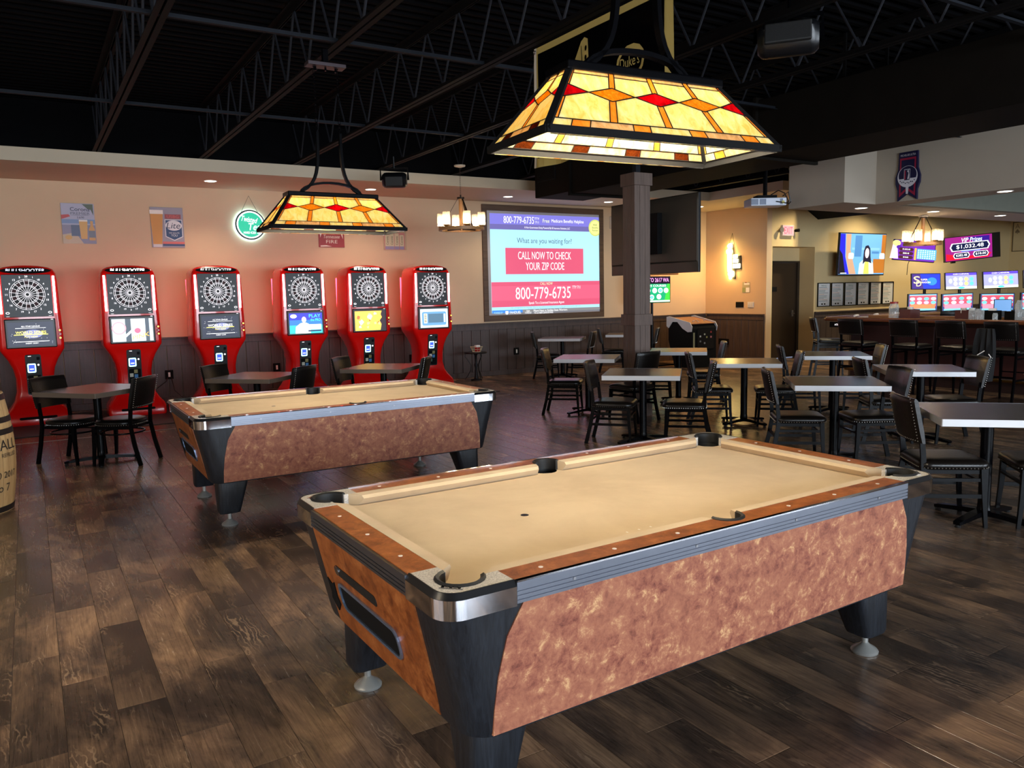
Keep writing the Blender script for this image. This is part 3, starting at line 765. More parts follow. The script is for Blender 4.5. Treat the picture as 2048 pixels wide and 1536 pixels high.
    if canopy:
        obj('canopy_stem', MB().box(-.02, .02, -.02, .02, top_z-loc[2]-.002, 3.505-loc[2]), black_metal, T)
        cn = obj('canopy', MB().box(-.15, .15, -.055, .055, top_z-loc[2]-.03, top_z-loc[2]-.002), M('bronze_canopy', s(66, 56, 60), .45, .5), T, bevel=.004)
        obj('canopy_hook', MB().tube([(-.08, 0, top_z-loc[2]-.06), (-.08, 0, top_z-loc[2]-.03)], .008, 6).tube([(0, 0, top_z-loc[2]-.055), (0, 0, top_z-loc[2]-.03)], .008, 6).tube([(.08, 0, top_z-loc[2]-.06), (.08, 0, top_z-loc[2]-.03)], .008, 6), black_metal, cn)
    return T
make_lamp('large nearest stained glass lamp hanging over the near pool table', (2.08, 2.42, 2.15), R(-4), 3.42)
make_lamp('third stained glass lamp, outside the left edge of the picture', (-1.9, 2.45, 2.15), 0, 3.5)
make_lamp('smaller-looking stained glass lamp hanging over the farther pool table', (2.12, 6.13, 2.13), R(-1), 3.40)

# ================================================================== DART MACHINES
led_white = E('led_white', (1, .93, .98, 1), 3.2)
led_blue = E('led_blue', (.1, .25, 1, 1), 3.0)
led_cyan = E('led_cyan', (.35, .85, 1, 1), 2.6)
board_black = M('dart_segment_black', s(13, 13, 15), .6)
board_red = M('dart_segment_maroon', s(58, 14, 18), .6)
spider_mat = M('spider_glow_white', s(214, 210, 214), .45, emit=(1, .95, 1, 1), estr=.55)  # white wires given a glow of their own so they look brighter
num_mat = M('number_glow_white', s(235, 232, 235), .45, emit=(1, .95, 1, 1), estr=.8)  # brightness of the white print put in as emission, no lamp there
def seg_ring(r0, r1, pick, y):
    b = MB()
    for k in range(20):
        if k % 2 != pick: continue
        a0 = R(90-9-18*k); a1 = a0-R(-18); st = 3
        i = [(r0*math.cos(a0+(a1-a0)*t/st), r0*math.sin(a0+(a1-a0)*t/st)) for t in range(st+1)]; o = [(r1*math.cos(a0+(a1-a0)*t/st), r1*math.sin(a0+(a1-a0)*t/st)) for t in range(st+1)]
        pts = i+o[::-1]
        b.add([(x, y, z) for x, z in pts], [tuple(range(len(pts)))])
    return b
FZ = [(0, -.015), (.05, -.03), (.20, .02), (.36, .10), (.93, .03), (1.0, .0), (1.5, -.005), (1.98, 0), (2.05, .03), (2.08, .07)]
def fy(z):
    for (z0, a), (z1, b_) in zip(FZ, FZ[1:]):
        if z0 <= z <= z1: return a+(b_-a)*(z-z0)/(z1-z0)
    return FZ[-1][1]
def make_dart(label):
    T = thing('dart_machine', label, 'dart machine', (0, 12, 0), 0, 'red electronic dart machines')
    prof = [(0, .35, .50, .03), (.03, .365, .52, .04), (.12, .368, .52, .05), (.17, .355, .51, .06), (.24, .30, .48, .07), (.32, .255, .45, .07), (.45, .222, .43, .07), (.62, .218, .43, .07),
            (.75, .24, .45, .07), (.86, .285, .48, .07), (.95, .338, .52, .06), (1.0, .364, .55, .05), (1.06, .368, .56, .05), (1.3, .362, .56, .05), (1.6, .352, .54, .05), (1.9, .345, .52, .05),
            (1.99, .336, .50, .05), (2.04, .305, .47, .05), (2.068, .25, .43, .05), (2.085, .16, .40, .05), (2.09, .05, .36, .03)]
    rs = []
    for z, w, d, r in prof: rs.append([(x, y, z) for x, y in rrect(-w, w, fy(min(z, 2.08)), fy(min(z, 2.08))+d, r, 3)])
    obj('body', MB().rings(rs), red_plastic, T, smooth=50)
    # marquee
    mq = [(x, z) for x, z in circ(0, 2.022, .285, 28, .145)]
    m = obj('marquee', MB().prism(mq, lambda x, z: (x, fy(z)-.012, z), lambda x, z: (x, fy(z)+.01, z)), black_plastic, T)
    # board bay
    bay = obj('board_panel', MB().box(-.275, .275, -.016, .02, 1.425, 1.972), M('board_blue_black', s(8, 10, 16), .4), T, bevel=.004)
    bc = 1.715; y = -.018
    db = obj('dartboard', MB().prism(circ(0, bc, .202, 40), lambda x, z: (x, y, z), lambda x, z: (x, y+.006, z)), board_black, T)
    obj('triple_segments', seg_ring(.125, .177, 0, y-.0012), board_red, db, (0, 0, bc))['kind'] = 'stuff'
    sp = MB()
    for k in range(20):
        a = R(90-9-18*k); c, s_ = math.cos(a), math.sin(a)
        sp.bar([(.022*c, y-.004, bc+.022*s_), (.197*c, y-.004, bc+.197*s_)], .0045, .003, up=(0, 1, 0))
    for r in (.197, .178, .124, .108, .022):
        pts = [(r*math.cos(2*math.pi*k/36), y-.004, bc+r*math.sin(2*math.pi*k/36)) for k in range(37)]; sp.bar(pts, .0048, .003, up=(0, 1, 0))
    obj('spider', sp, spider_mat, db)
    nb = Art((0, y-.001, bc), (1, 0, 0), (0, 0, 1))
    for k, n in enumerate((20, 1, 18, 4, 13, 6, 10, 15, 2, 17, 3, 19, 7, 16, 8, 11, 14, 9, 12, 5)):
        a = R(90-18*k); nb.text(str(n), .232*math.cos(a), .232*math.sin(a), .024, num_mat, name='numbers', d=.003)
    for sx in (-1, 1):
        nb.poly([(sx*.235+px, -.235+pz) for px, pz in circ(0, 0, .022, 12, .7)], num_mat, 'maker_mark', d=.002)
        nb.poly([(sx*.235+px, -.235+pz) for px, pz in circ(0, 0, .015, 12, .55)], board_black, 'maker_mark', d=.003)
        nb.rect(sx*.235-.018, sx*.235+.018, -.281, -.278, num_mat, 'maker_mark', d=.002)
    nb.build(db)
    for sx in (-1, 1): obj('light_strip', MB().box(sx*.303-.013, sx*.303+.013, -.02, .0, 1.47, 1.955), led_white, T, bevel=.004)
    # screen housing
    sh = obj('screen_bezel', MB().box(-.285, .285, -.035, .02, 1.022, 1.40), black_plastic, T, bevel=.012)
    obj('camera_dot', MB().box(.235, .262, -.037, -.035, 1.385, 1.392), num_mat, sh)
    for i, z in enumerate((1.24, 1.19, 1.14)):
        bt = obj('button', MB().tube([(.327, -.004, z), (.327, -.02, z)], .017, 12), black_plastic, T)
        obj('button_lens', MB().tube([(.327, -.02, z), (.327, -.024, z)], .012, 12), E('button_amber', (1, .45, .05, 1), 1.6) if i != 1 else red_plastic, bt)
    # control tower
    def on(x, z, d): return (x, fy(z)-d, z)
    ct = obj('control_panel', MB().prism(rrect(-.095, .085, .40, .935, .025), lambda x, z: on(x, z, .012), lambda x, z: on(x, z, -.01)), black_plastic, T)
    obj('card_reader_glow', MB().prism(rrect(-.075, .02, .695, .815, .015), lambda x, z: on(x, z, .0135), lambda x, z: on(x, z, .011)), led_cyan, ct)
    obj('card_reader_screen', MB().prism(rrect(-.062, .007, .71, .80, .008), lambda x, z: on(x, z, .0145), lambda x, z: on(x, z, .012)), E('reader_blue', (.03, .06, .5, 1), 1.4), ct)
    obj('reader_text', MB().prism([(-.05, .735), (-.005, .735), (-.005, .748), (-.05, .748)], lambda x, z: on(x, z, .0152), lambda x, z: on(x, z, .014)), num_mat, ct)
    obj('coin_slot', MB().prism(rrect(.035, .07, .86, .90, .005), lambda x, z: on(x, z, .016), lambda x, z: on(x, z, .011)), matte_black, ct)
    obj('label_strip', MB().prism([(-.06, .91), (-.025, .91), (-.025, .917), (-.06, .917)], lambda x, z: on(x, z, .0135), lambda x, z: on(x, z, .011)), num_mat, ct)
    obj('indicator', MB().prism(circ(.05, .795, .011, 10), lambda x, z: on(x, z, .015), lambda x, z: on(x, z, .011)), E('indicator_white', (1, 1, 1, 1), 2), ct)
    obj('bill_acceptor', MB().prism(rrect(-.08, .07, .42, .66, .015), lambda x, z: on(x, z, .02), lambda x, z: on(x, z, .011)), matte_black, ct)
    for i, (x, z, c) in enumerate(((-.07, .55, s(205, 205, 190)), (-.015, .60, s(150, 140, 90)), (-.012, .535, s(70, 130, 190)), (-.06, .47, s(70, 100, 80)))):
        obj('sticker', MB().prism([(x, z), (x+.045, z), (x+.045, z+.05), (x, z+.05)], lambda a, b_: on(a, b_, .021), lambda a, b_: on(a, b_, .0195)), M('sticker_%d' % i, c, .5), ct)
    # base dish and slot
    obj('base_slot', MB().prism(rrect(-.215, .215, .085, .118, .016), lambda x, z: (x, fy(z)-.004, z), lambda x, z: (x, fy(z)+.02, z)), matte_black, T)
    # added red glow strips that tint the floor in front and the wall behind
    red_glow_mat = E('added_red_glow', (1, .03, .06, 1), 6.5)
    obj('added_base_glow', MB().box(-.3, .3, -.012, .0, .004, .014), red_glow_mat, T)
    for sx in (-1, 1): obj('added_back_glow', MB().box(sx*.33-.008, sx*.33+.008, .545, .56, 1.1, 1.9), red_glow_mat, T)
    return T
def dart_front(T, text_mat, kind):
    """lettering of the marquee and the picture on this machine's screen"""
    a = Art((0, fy(2.022)-.0125, 2.022), (1, 0, 0), (0, 0, 1)); a.text('BULLSHOOTER', 0, .002, .042, text_mat, .43, 'marquee_lettering', slant=.12); a.build(T)
    g = Art((.0, -.0352, 1.205), (1, 0, 0), (0, 0, 1)); w, h = .255, .155
    def Q(n, c, st): return E('dartscreen_'+n, c, st)
    wht = Q('white', (1, 1, 1, 1), 1.1); yel = Q('yellow', s(250, 232, 90), 1.4); nav = Q('navy', s(24, 26, 48), .9)
    if kind in (0, 2):
        g.rect(-w, w, -h, h, nav, 'screen_image')
        for i in range(26): x, y = random.uniform(-.24, .24), random.uniform(-.14, .14); g.rect(x, x+.005, y, y+.004, wht, 'screen_stars', d=.0012)
        g.poly([(x, y) for x, y in circ(.02, .0, .11, 20, .5)], Q('haze', s(120, 124, 170), .9), 'screen_image')
        g.text('ALL STAR LEAGUE', 0, .10, .018, wht); g.rect(-.17, .17, .075, .079, wht)
        g.text('WORLD SERIES', 0, .02, .035, wht if kind else yel, .34); g.rect(-.19, .19, -.012, -.004, yel); g.text('PLAY NOW', 0, -.035, .02, yel)
        g.rect(-.2, .2, -.10, -.094, wht); g.text('INSERT COIN', 0, -.12, .016, wht)
    elif kind == 1:
        g.rect(-w, w, -h, h, Q('icy', s(198, 214, 222), 1.15), 'screen_image'); g.rect(-.09, -.02, -h, h, Q('slate', s(60, 70, 82), .9), 'screen_image')
        g.poly([(-.17+.09*x, .03+.09*y) for x, y in circ(0, 0, 1, 20)], Q('pinkring', s(230, 150, 160), 1), 'screen_image'); g.poly([(-.17+.07*x, .03+.07*y) for x, y in circ(0, 0, 1, 20)], Q('icy2', s(216, 226, 230), 1.1), 'screen_image')
        g.poly(circ(.06, -.01, .04, 16, .9), Q('rose', s(220, 90, 120), 1), 'screen_image'); g.poly([(-.16, -.12), (-.13, -.135), (.02, 0), (.0, .02)], wht, 'screen_image')
        g.rect(.16, .21, -h, h, Q('slate', s(60, 70, 82), .9), 'screen_image'); g.text('PINK', .1, -.085, .055, Q('orangetext', s(250, 170, 60), 1.3), .22, rot=.25, slant=.3)
    elif kind == 3:
        g.rect(-w, w, -h, 0, Q('cyan', s(40, 190, 200), 1.1), 'screen_image'); g.rect(-w, w, 0, h, Q('royal', s(40, 40, 210), 1.1), 'screen_image'); g.rect(-w, w, -.03, .05, Q('azure', s(40, 110, 215), 1.0), 'screen_image')
        g.poly([(-.17, -h), (-.16, -.05), (-.09, 0), (-.06, .01), (.0, .01), (.04, -.01), (.07, -.06), (.07, -h)], Q('shirt', s(214, 226, 214), 1.1), 'screen_image')
        g.poly(circ(-.03, .055, .036, 16, 1.25), Q('skin', s(236, 206, 190), 1.1), 'screen_image')
        g.text('PLAY', .14, .11, .05, Q('tealtext', s(60, 230, 235), 1.2), .18); g.text('the PRO', .15, .05, .04, Q('tealtext', s(60, 230, 235), 1.2), .16)
        g.rect(.03, .235, -.1, -.02, wht); g.text('ON THE OCHE', .135, -.045, .016, nav, .17); g.text('TODAY', .13, -.075, .018, nav, .1); g.rect(.03, .235, -.13, -.108, Q('deepblue', s(10, 30, 90), .8))
        g.poly(circ(-.19, .11, .05, 16, .6), wht)
    elif kind == 4:
        g.rect(-w, w, -h, h, Q('flame', s(246, 176, 66), 1.35), 'screen_image')
        for i in range(16):
            x, y = random.uniform(-.2, .16), random.uniform(-.12, .12); r = random.uniform(.015, .05)
            g.poly([(x+r*math.cos(t)*random.uniform(.5, 1.2), y+r*math.sin(t)*random.uniform(.5, 1.2)) for t in [k*.7 for k in range(9)]], Q(('flame2', 'flame3', 'flame4')[i % 3], (s(250, 220, 120), s(220, 90, 40), s(250, 236, 170))[i % 3], 1.3), 'screen_image', d=.001+.0003*i)
        g.poly([(.255, -.155), (.255, .155), (.20, .155), (.18, .1), (.2, .05), (.16, 0), (.19, -.06), (.17, -.155)], Q('char', s(40, 12, 30), .7), 'screen_image', d=.0065)
    else:
        g.rect(-w, w, -h, h, Q('paleblue', s(205, 222, 236), 1.15), 'screen_image'); g.poly(rrect(-.225, .225, -.12, .11, .03), Q('midblue', s(92, 142, 184), 1), 'screen_image')
        g.rect(-.11, .17, -.075, .075, Q('steelblue', s(70, 104, 128), .9), 'screen_image'); g.rect(-.19, -.13, -.08, .08, Q('straw', s(230, 226, 180), 1), 'screen_image')
        g.rect(.18, .21, -.07, .07, Q('straw', s(230, 226, 180), 1), 'screen_image'); g.text('Remote Match Setup', 0, .132, .022, nav, .3)
        for i in range(5): g.rect(-.18, -.145, -.06+i*.028, -.05+i*.028, nav, d=.004)
    g.build(T)
DX = [.02, 1.219, 2.377, 3.638, 4.683, 5.824]
dlab = ['red dart machine at the left edge behind the barrel, blue-lit name', 'red dart machine second from left, icy picture on its screen', 'red dart machine third from left, starry screen with unlit name',
        'red dart machine fourth from left, blue screen showing a man in white', 'red dart machine fifth from left with fiery orange screen', 'rightmost red dart machine with pale blue menu screen beside iron table']
dm0 = make_dart(dlab[0]); dms = [dm0]+[dup(dm0, (DX[i], 12, 0), 0, dlab[i]) for i in range(1, 6)]; dm0.location = (DX[0], 12, 0)
glow = E('marquee_lit_white', (1, .95, .92, 1), 6); unlit = E('marquee_soft_white', (1, .95, .95, 1), .9); bl = E('marquee_soft_blue', (.62, .72, 1, 1), 1.2)
for T, mt, k in zip(dms, (bl, glow, unlit, glow, glow, glow), range(6)): dart_front(T, mt, k)

# ================================================================== CHAIRS
def outline_nails(b, pts, z, r=.0045):
    for x, y in pts: b.sphere((x, y, z), r, 5, 3)
def resample(poly, step):
    out = []; n = len(poly); acc = 0
    for i in range(n):
        p, q = Vector(poly[i]), Vector(poly[(i+1) % n]); L = (q-p).length; t = -acc
        while t+step <= L:
            t += step; out.append(tuple(p+(q-p)*(t/L)))
        acc = L-t if L > t else 0
    return out
def make_chair(name, label, cat, group, hoop, seat_mat, dz=0, back_h=.30, wide=.215):
    """faces +x; dz lifts the seat for bar stools"""
    T = thing(name, label, cat, (0, 0, 0), 0, group)
    hs = .218; rr = .17 if hoop else .075; zs = .388+dz
    def ring(z, k): return [(x, y, z) for x, y in rrect(-hs*k, hs*k, -wide*k, wide*k, rr*k, 5)]
    st = obj('seat', MB().rings([ring(zs, .94), ring(zs+.012, 1), ring(zs+.036, 1.02), ring(zs+.054, .95), ring(zs+.063, .8), ring(zs+.067, .5)]), seat_mat, T, smooth=60)
    nb = MB(); outline_nails(nb, resample([(x*1.012, y*1.012) for x, y in rrect(-hs, hs, -wide, wide, rr, 5)], .022), zs+.013); obj('nailheads', nb, nail, st)
    def backx(z, y): t = (z-.58-dz)/.30; return -.212-.062*t-.035*(1-(y/.215)**2)
    z0, z1 = .565+dz, .565+dz+back_h; cols = 9; rs = []
    for i in range(cols):
        y = -wide+2*wide*i/(cols-1); yk = min(1, .55+.45*min(i, cols-1-i)); top = z1-.006*abs(i-4)/4
        sec = []
        for z, d in ((z0, -.018), (z0-.004, 0), (z0, .018), (z0+.08, .026), (top-.05, .024), (top-.012, .020), (top, .004), (top, -.01), (top-.012, -.022), (top-.05, -.024), (z0+.08, -.024)):
            sec.append((backx(z, y)+d*yk, y, z))
        rs.append(sec)
    bk = obj('backrest', MB().rings(rs), seat_mat, T, smooth=50)
    nb = MB()
    for sy in (-1, 1):
        for k in range(int(back_h/.02)):
            z = z0+.012+k*.02; y = sy*(wide-.018); nb.sphere((backx(z, y)-.0245, y, z), .0042, 5, 3)
    for k in range(17): y = -wide+.025+k*(2*wide-.05)/16; nb.sphere((backx(z0+.012, y)-.021, y, z0+.012), .0042, 5, 3)
    obj('nailheads', nb, nail, bk)
    for sy in (-1, 1):
        y = sy*(wide-.032)
        obj('leg', MB().bar([(.175, y, zs+.005), (.185, y*1.03, zs*.5), (.20, y*1.06, 0)], .036, .036, up=(0, 1, 0), w1=.022, h1=.022), black_metal, T)
        pts = [(-.275, y*1.05, 0), (-.225, y*1.03, .2+dz*.5), (-.195, y, .38+dz), (-.200, y, .48+dz), (backx(z0, y)+.004, y, z0+.05)]
        obj('leg', MB().bar(pts, .022, .038, up=(0, 1, 0) if False else (1, 0, 0), w1=.022, h1=.03), black_metal, T, smooth=25)
        if not hoop:
            zb = .21+dz*.35
            obj('stretcher', MB().bar([(-.222, y*1.03, zb), (.188, y*1.04, zb)], .014, .026), black_metal, T)
            obj('stretcher', MB().bar([(-.202, y*1.01, zs-.07), (.178, y*1.01, zs-.07)], .014, .022), black_metal, T)
    obj('seat_frame', MB().box(-.19, .18, -wide+.03, -wide+.05, zs-.03, zs-.001).box(-.19, .18, wide-.05, wide-.03, zs-.03, zs-.001).box(.16, .18, -wide+.05, wide-.05, zs-.03, zs-.001).box(-.19, -.17, -wide+.05, wide-.05, zs-.03, zs-.001), black_metal, T)
    if hoop: obj('hoop_stretcher', MB().torus((0, 0, .31+dz*.4), .205, .009, 28, 6), black_metal, T, smooth=60)
    else:
        zb = .30+dz*.3
        obj('stretcher', MB().bar([(.186, -wide+.03, zb), (.186, wide-.03, zb)], .026, .014, up=(0, 0, 1)), black_metal, T)
        obj('stretcher', MB().bar([(-.215, -wide+.03, zb-.04), (-.215, wide-.03, zb-.04)], .014, .026, up=(0, 0, 1)), black_metal, T)
        if dz:
            obj('footrest', MB().bar([(.192, -wide+.02, .27), (.192, wide-.02, .27)], .026, .014), steel, T)
    return T
GD, GR = 'leather chairs at the small tables by the dart machines', 'leather chairs at the dining tables'
tabs = dict(a=(5.433, 2.76), b=(6.174, 4.478), c=(7.728, 4.603), d=(8.646, 6.314), e=(7.132, 6.398), f=(5.446, 6.254), g=(6.205, 8.21), h=(7.8, 8.2), i=(8.477, 12.0), j=(10.05, 12.0),
            D1=(.524, 8.789), D2=(2.123, 8.922), D3=(3.634, 8.921))
where = dict(a='table cut off by the right edge', b='table beyond the near pool table\'s right corner', c='pale shiny table before the bar', d='table nearest the hallway door',
             e='yellow-lit table right of the column', f='table just in front of the wooden column', g='table behind the column\'s left side', h='table behind the column\'s right side',
             i='table below the projection screen', j='farthest table, half hidden by the column', D1='leftmost table by the dart machines', D2='middle table by the dart machines', D3='right-hand table by the dart machines')
chairs = dict(aL=(5.017, 3.095), aR=(5.86, 2.33), bL=(5.737, 4.86), bR=(6.667, 4.173), cL=(7.27, 4.98), cR=(8.172, 4.28), dL=(8.194, 6.747), dR=(9.053, 5.93), eL=(6.65, 6.80), eR=(7.56, 5.97),
              fL=(5.08, 6.68), fR=(5.93, 5.76), gL=(5.80, 8.60), gR=(6.36, 7.21), hL=(7.40, 8.60), hR=(8.25, 7.80), iL=(8.036, 12.30), iR=(8.85, 11.55), jL=(9.62, 12.33), jR=(10.46, 11.60),
              D1L=(.12, 9.20), D1R=(.93, 8.50), D2L=(1.76, 9.34), D2R=(2.52, 8.44), D3L=(3.25, 9.34), D3R=(4.05, 8.60))
first = {}
for k, (mx, my) in chairs.items():
    tk, side = k[:-1], k[-1]; tx, ty = tabs[tk]; ang = math.atan2(ty-my, tx-mx); hoop = tk[0] == 'D'
    lab = 'black leather chair on the %s of the %s' % ('left' if side == 'L' else 'right', where[tk])
    x, y = mx+.262*math.cos(ang), my+.262*math.sin(ang)
    if hoop not in first:
        first[hoop] = make_chair('dining_chair', lab, 'chair', GD if hoop else GR, hoop, black_leather if hoop else brown_leather)
        first[hoop].location = (x, y, 0); first[hoop].rotation_euler = (0, 0, ang)
    else: dup(first[hoop], (x, y, 0), ang, lab)
dup(first[False], (6.93, 2.87, 0), R(-45), 'black leather chair cut by the right edge, farther than the near table')

# ================================================================== SQUARE TABLES
def make_table(label, group, edge):
    T = thing('square_table', label, 'table', (0, 0, 0), 0, group); h = .39
    tp = obj('table_top', MB().box(-h+.0015, h-.0015, -h+.0015, h-.0015, .706, .7475), table_top, T)
    eb = MB(); o_ = rrect(-h, h, -h, h, .006, 2); i_ = rrect(-h+.0016, h-.0016, -h+.0016, h-.0016, .005, 2)
    eb.rings([[(x, y, .703) for x, y in i_], [(x, y, .702) for x, y in o_], [(x, y, .748) for x, y in o_], [(x, y, .7482) for x, y in i_]], False)
    obj('edge_band', eb, edge, tp)
    obj('mounting_plate', MB().box(-.2, .2, -.03, .03, .685, .70).box(-.03, .03, -.2, -.031, .685, .70).box(-.03, .03, .031, .2, .685, .70), black_metal, T)
    obj('pedestal', MB().lathe([(.055, .05), (.042, .08), (.0385, .12), (.0385, .675), (.055, .685)], n=18), black_metal, T, smooth=40)
    for k in range(4):
        a = R(45+90*k); c, s_ = math.cos(a), math.sin(a)
        lg = obj('base_arm', MB().bar([(.0, 0, .055), (.12*c, .12*s_, .052), (.29*c, .29*s_, .035), (.33*c, .33*s_, .028)], .07, .04, w1=.045, h1=.02), black_metal, T)
        obj('leveller', MB().lathe([(.017, 0), (.02, .006), (.012, .014), (.008, .026)], (.312*c, .312*s_, 0), 10), rubber, lg)
    return T
t0 = {}
wood_edge = M('brown_edge_band', s(104, 90, 77), .35, var=.08)
for k, (x, y) in tabs.items():
    dart = k[0] == 'D'; lab = 'square grey-topped pedestal '+where[k]; grp = 'small tables by the dart machines' if dart else 'square dining tables'
    ang = R(-50) if k == 'D1' else R(-45)
    if dart not in t0: t0[dart] = make_table(lab, grp, wood_edge if dart else table_edge); t0[dart].location = (x, y, 0); t0[dart].rotation_euler = (0, 0, ang)
    else: dup(t0[dart], (x, y, 0), ang, lab, grp)

# ================================================================== BAR STOOLS
GS = 'black leather bar stools along the bar'
stools = [(11.45, 8.45, -42, 'bar stool at the far left corner of the bar, turned right'), (11.17, 7.68, 0, 'bar stool second from the left along the dark bar front'),
          (11.18, 6.82, 2, 'bar stool third from the left along the dark bar front'), (11.2, 6.12, -3, 'bar stool fourth from the left along the dark bar front'),
          (11.18, 5.45, 0, 'rightmost bar stool along the dark bar front')]
s0 = None
for x, y, a, lab in stools:
    if s0 is None: s0 = make_chair('bar_stool', 'black leather '+lab, 'bar stool', GS, False, black_leather, .27, .25, .215); s0.location = (x, y, 0); s0.rotation_euler = (0, 0, R(a))
    else: dup(s0, (x, y, 0), R(a), 'black leather '+lab)

# ================================================================== BAR
bar = thing('bar_counter', 'dark walnut bar counter with stools along its front', 'bar')
def Lshape(x0, y1, w, xe, ye):   # outer corner at (x0,y1); one arm runs +x, the other -y
    return [(x0, ye), (x0+w, ye), (x0+w, y1-w), (xe, y1-w), (xe, y1), (x0+.12, y1), (x0, y1-.12)]
P = Lshape(11.65, 8.8, .66, 14.2, 1.5)
obj('bar_top', MB().prism(P, lambda x, y: (x, y, 1.005), lambda x, y: (x, y, 1.05)), bar_wood, bar, bevel=.012)
rail = [(11.68, 1.5), (11.68, 8.65), (11.8, 8.77), (14.2, 8.77)]
obj('arm_rail', MB().tube([(x, y, 1.045) for x, y in rail], .028, 8), bar_wood, bar, smooth=50)
obj('inner_ledge', MB().prism([(12.21, 1.5), (12.31, 1.5), (12.31, 8.14), (14.2, 8.14), (14.2, 8.24), (12.21, 8.24)], lambda x, y: (x, y, 1.0505), lambda x, y: (x, y, 1.09)), wood_material('bar_light_oak', s(120, 84, 52), s(170, 126, 84), .35, 1), bar)
PB = Lshape(11.95, 8.5, .3, 14.2, 1.5)
obj('bar_front', MB().prism(PB, lambda x, y: (x, y, .001), lambda x, y: (x, y, 1.004)), M('bar_front_dark', s(32, 17, 15), .4, var=.2), bar)
for i in range(9):
    y = 8.2-i*.68
    obj('front_panel', MB().box(11.925, 11.949, y-.6, y, .16, .94), M('bar_panel_maroon', s(54, 24, 22), .4, var=.2, stretch=(1, 1, .1)), bar, bevel=.008)
obj('foot_rail', MB().tube([(11.77, 1.5, .2), (11.77, 8.35, .2)], .025, 10), M('brass_dull', s(120, 92, 52), .35, 1), bar)
obj('skirt_sign', MB().box(11.67, 11.678, 8.32, 8.6, .90, .99), matte_black, bar)
a = Art((11.6695, 8.46, .945), (0, -1, 0), (0, 0, 1)); a.text('ATM', 0, 0, .03, num_mat); a.build(bar)

GJ = 'things standing on the bar'
def jar(x, y, r, h, lid, label, handle=False):
    T = thing('glass_jar', label, 'glass jar', (x*1.058, y*1.058, 1.051))
    obj('glass', MB().lathe([(r*.96, 0), (r, .01), (r, h*.8), (r*.8, h*.92), (r*.8, h)], n=16, cap=False), jar_glass, T, smooth=40)
    obj('base', MB().lathe([(r*.94, .001), (r*.94, .014)], n=16), jar_glass, T)
    if lid: obj('lid', MB().lathe([(r*.86, h+.001), (r*.86, h+.03)], n=16), lid, T)
    if handle: obj('handle', MB().tube([(r, 0, h*.8), (r+.05, 0, h*.75), (r+.05, 0, h*.35), (r, 0, h*.3)], .012, 6), jar_glass, T)
red_lid = M('red_lid', s(140, 30, 28), .4)
jar(11.33, 7.22, .075, .24, red_lid, 'tall clear jar with red lid at the left of the bar top')
tag(obj('paper_cup', MB().lathe([(.032, .001), (.05, .17), (.05, .175)], (12.12, 7.44, 1.062), 14), white_cer, smooth=40), 'white paper cup standing in the leftmost brown caddy', 'cup')
def caddy(x, y, w, d, h, mat, label, extra=True):
    T = thing('bar_caddy', label, 'caddy', (x*1.058, y*1.058, 1.051), R(-20))
    b = MB().box(-w, w, -d, d, 0, .008)
    for (x0, x1, y0, y1) in ((-w, w, -d, -d+.008), (-w, w, d-.008, d), (-w, -w+.008, -d+.008, d-.008), (w-.008, w, -d+.008, d-.008)): b.box(x0, x1, y0, y1, .008, h)
    obj('box', b, mat, T); obj('divider', MB().box(-.004, .004, -d+.009, d-.009, .009, h*.95), mat, T)
    return T
brown = M('caddy_maroon_wood', s(84, 38, 32), .45, var=.2)
caddy(11.42, 7.02, .09, .125, .15, brown, 'brown wooden caddy right of the red-lidded jar')
c = caddy(11.40, 6.12, .09, .18, .14, brown, 'long brown wooden caddy holding white mugs in mid bar')
caddy(11.40, 5.80, .07, .09, .14, matte_black, 'black napkin caddy right of the long brown caddy')
caddy(11.40, 5.53, .07, .085, .13, matte_black, 'black condiment caddy beside the big glass pitcher')
def mug(x, y, z, label):
    T = thing('mug', label, 'mug', (x*1.058, y*1.058, z-.04)); obj('cup', MB().lathe([(.038, 0), (.042, .01), (.042, .105), (.037, .105), (.037, .012), (.001, .012)], n=16), white_cer, T, smooth=40)
    obj('handle', MB().tube([(-.041, 0, .085), (-.07, 0, .08), (-.07, 0, .035), (-.041, 0, .025)], .007, 6), white_cer, T)
mug(11.40, 6.20, 1.16, 'left white mug in the long brown caddy on the bar'); mug(11.40, 6.08, 1.16, 'right white mug in the long brown caddy on the bar')
jar(11.20, 5.975, .045, .18, None, 'small clear tumbler right of the white mugs on the bar'); jar(11.20, 5.87, .06, .17, None, 'round clear glass jar in front of the black napkin caddy')
jar(11.20, 5.665, .035, .11, None, 'shot glass between the two black caddies on the bar'); jar(11.30, 5.36, .10, .29, None, 'large clear glass pitcher at the right edge of the bar', True)
tag(obj('napkin_stack', MB().box(-.035, .035, -.05, .05, 0, .16), paper, None, (12.06, 6.14, 1.062), (0, 0, .3), bevel=.004), 'stack of white napkins in the black napkin caddy', 'napkins')
bm = MB().box(-.06, .06, -.28, .28, 0, .006)
for i in range(5):
    for j in range(20): bm.box(-.05+i*.022, -.038+i*.022, -.27+j*.027, -.255+j*.027, .006, .011)
tag(obj('bar_mat', bm, M('pale_bar_mat', s(150, 146, 136), .5), None, (11.80, 7.25, 1.051)), 'pale rubber spill mat along the bar edge by the caddy', 'bar mat')
ts = thing('order_tablet', 'dark tablet on a stand tilted up behind the bar', 'tablet', (12.8, 6.37, 1.0), R(-58))
obj('stand', MB().box(-.05, .05, -.05, .05, -.999, .16), black_plastic, ts)
obj('tablet_body', MB().box(-.12, .12, -.012, .012, .14, .34), black_plastic, ts, bevel=.006)
obj('tablet_screen', MB().box(-.11, .11, -.0135, -.0122, .15, .33), E('tablet_blue', s(96, 140, 190), .8), ts)
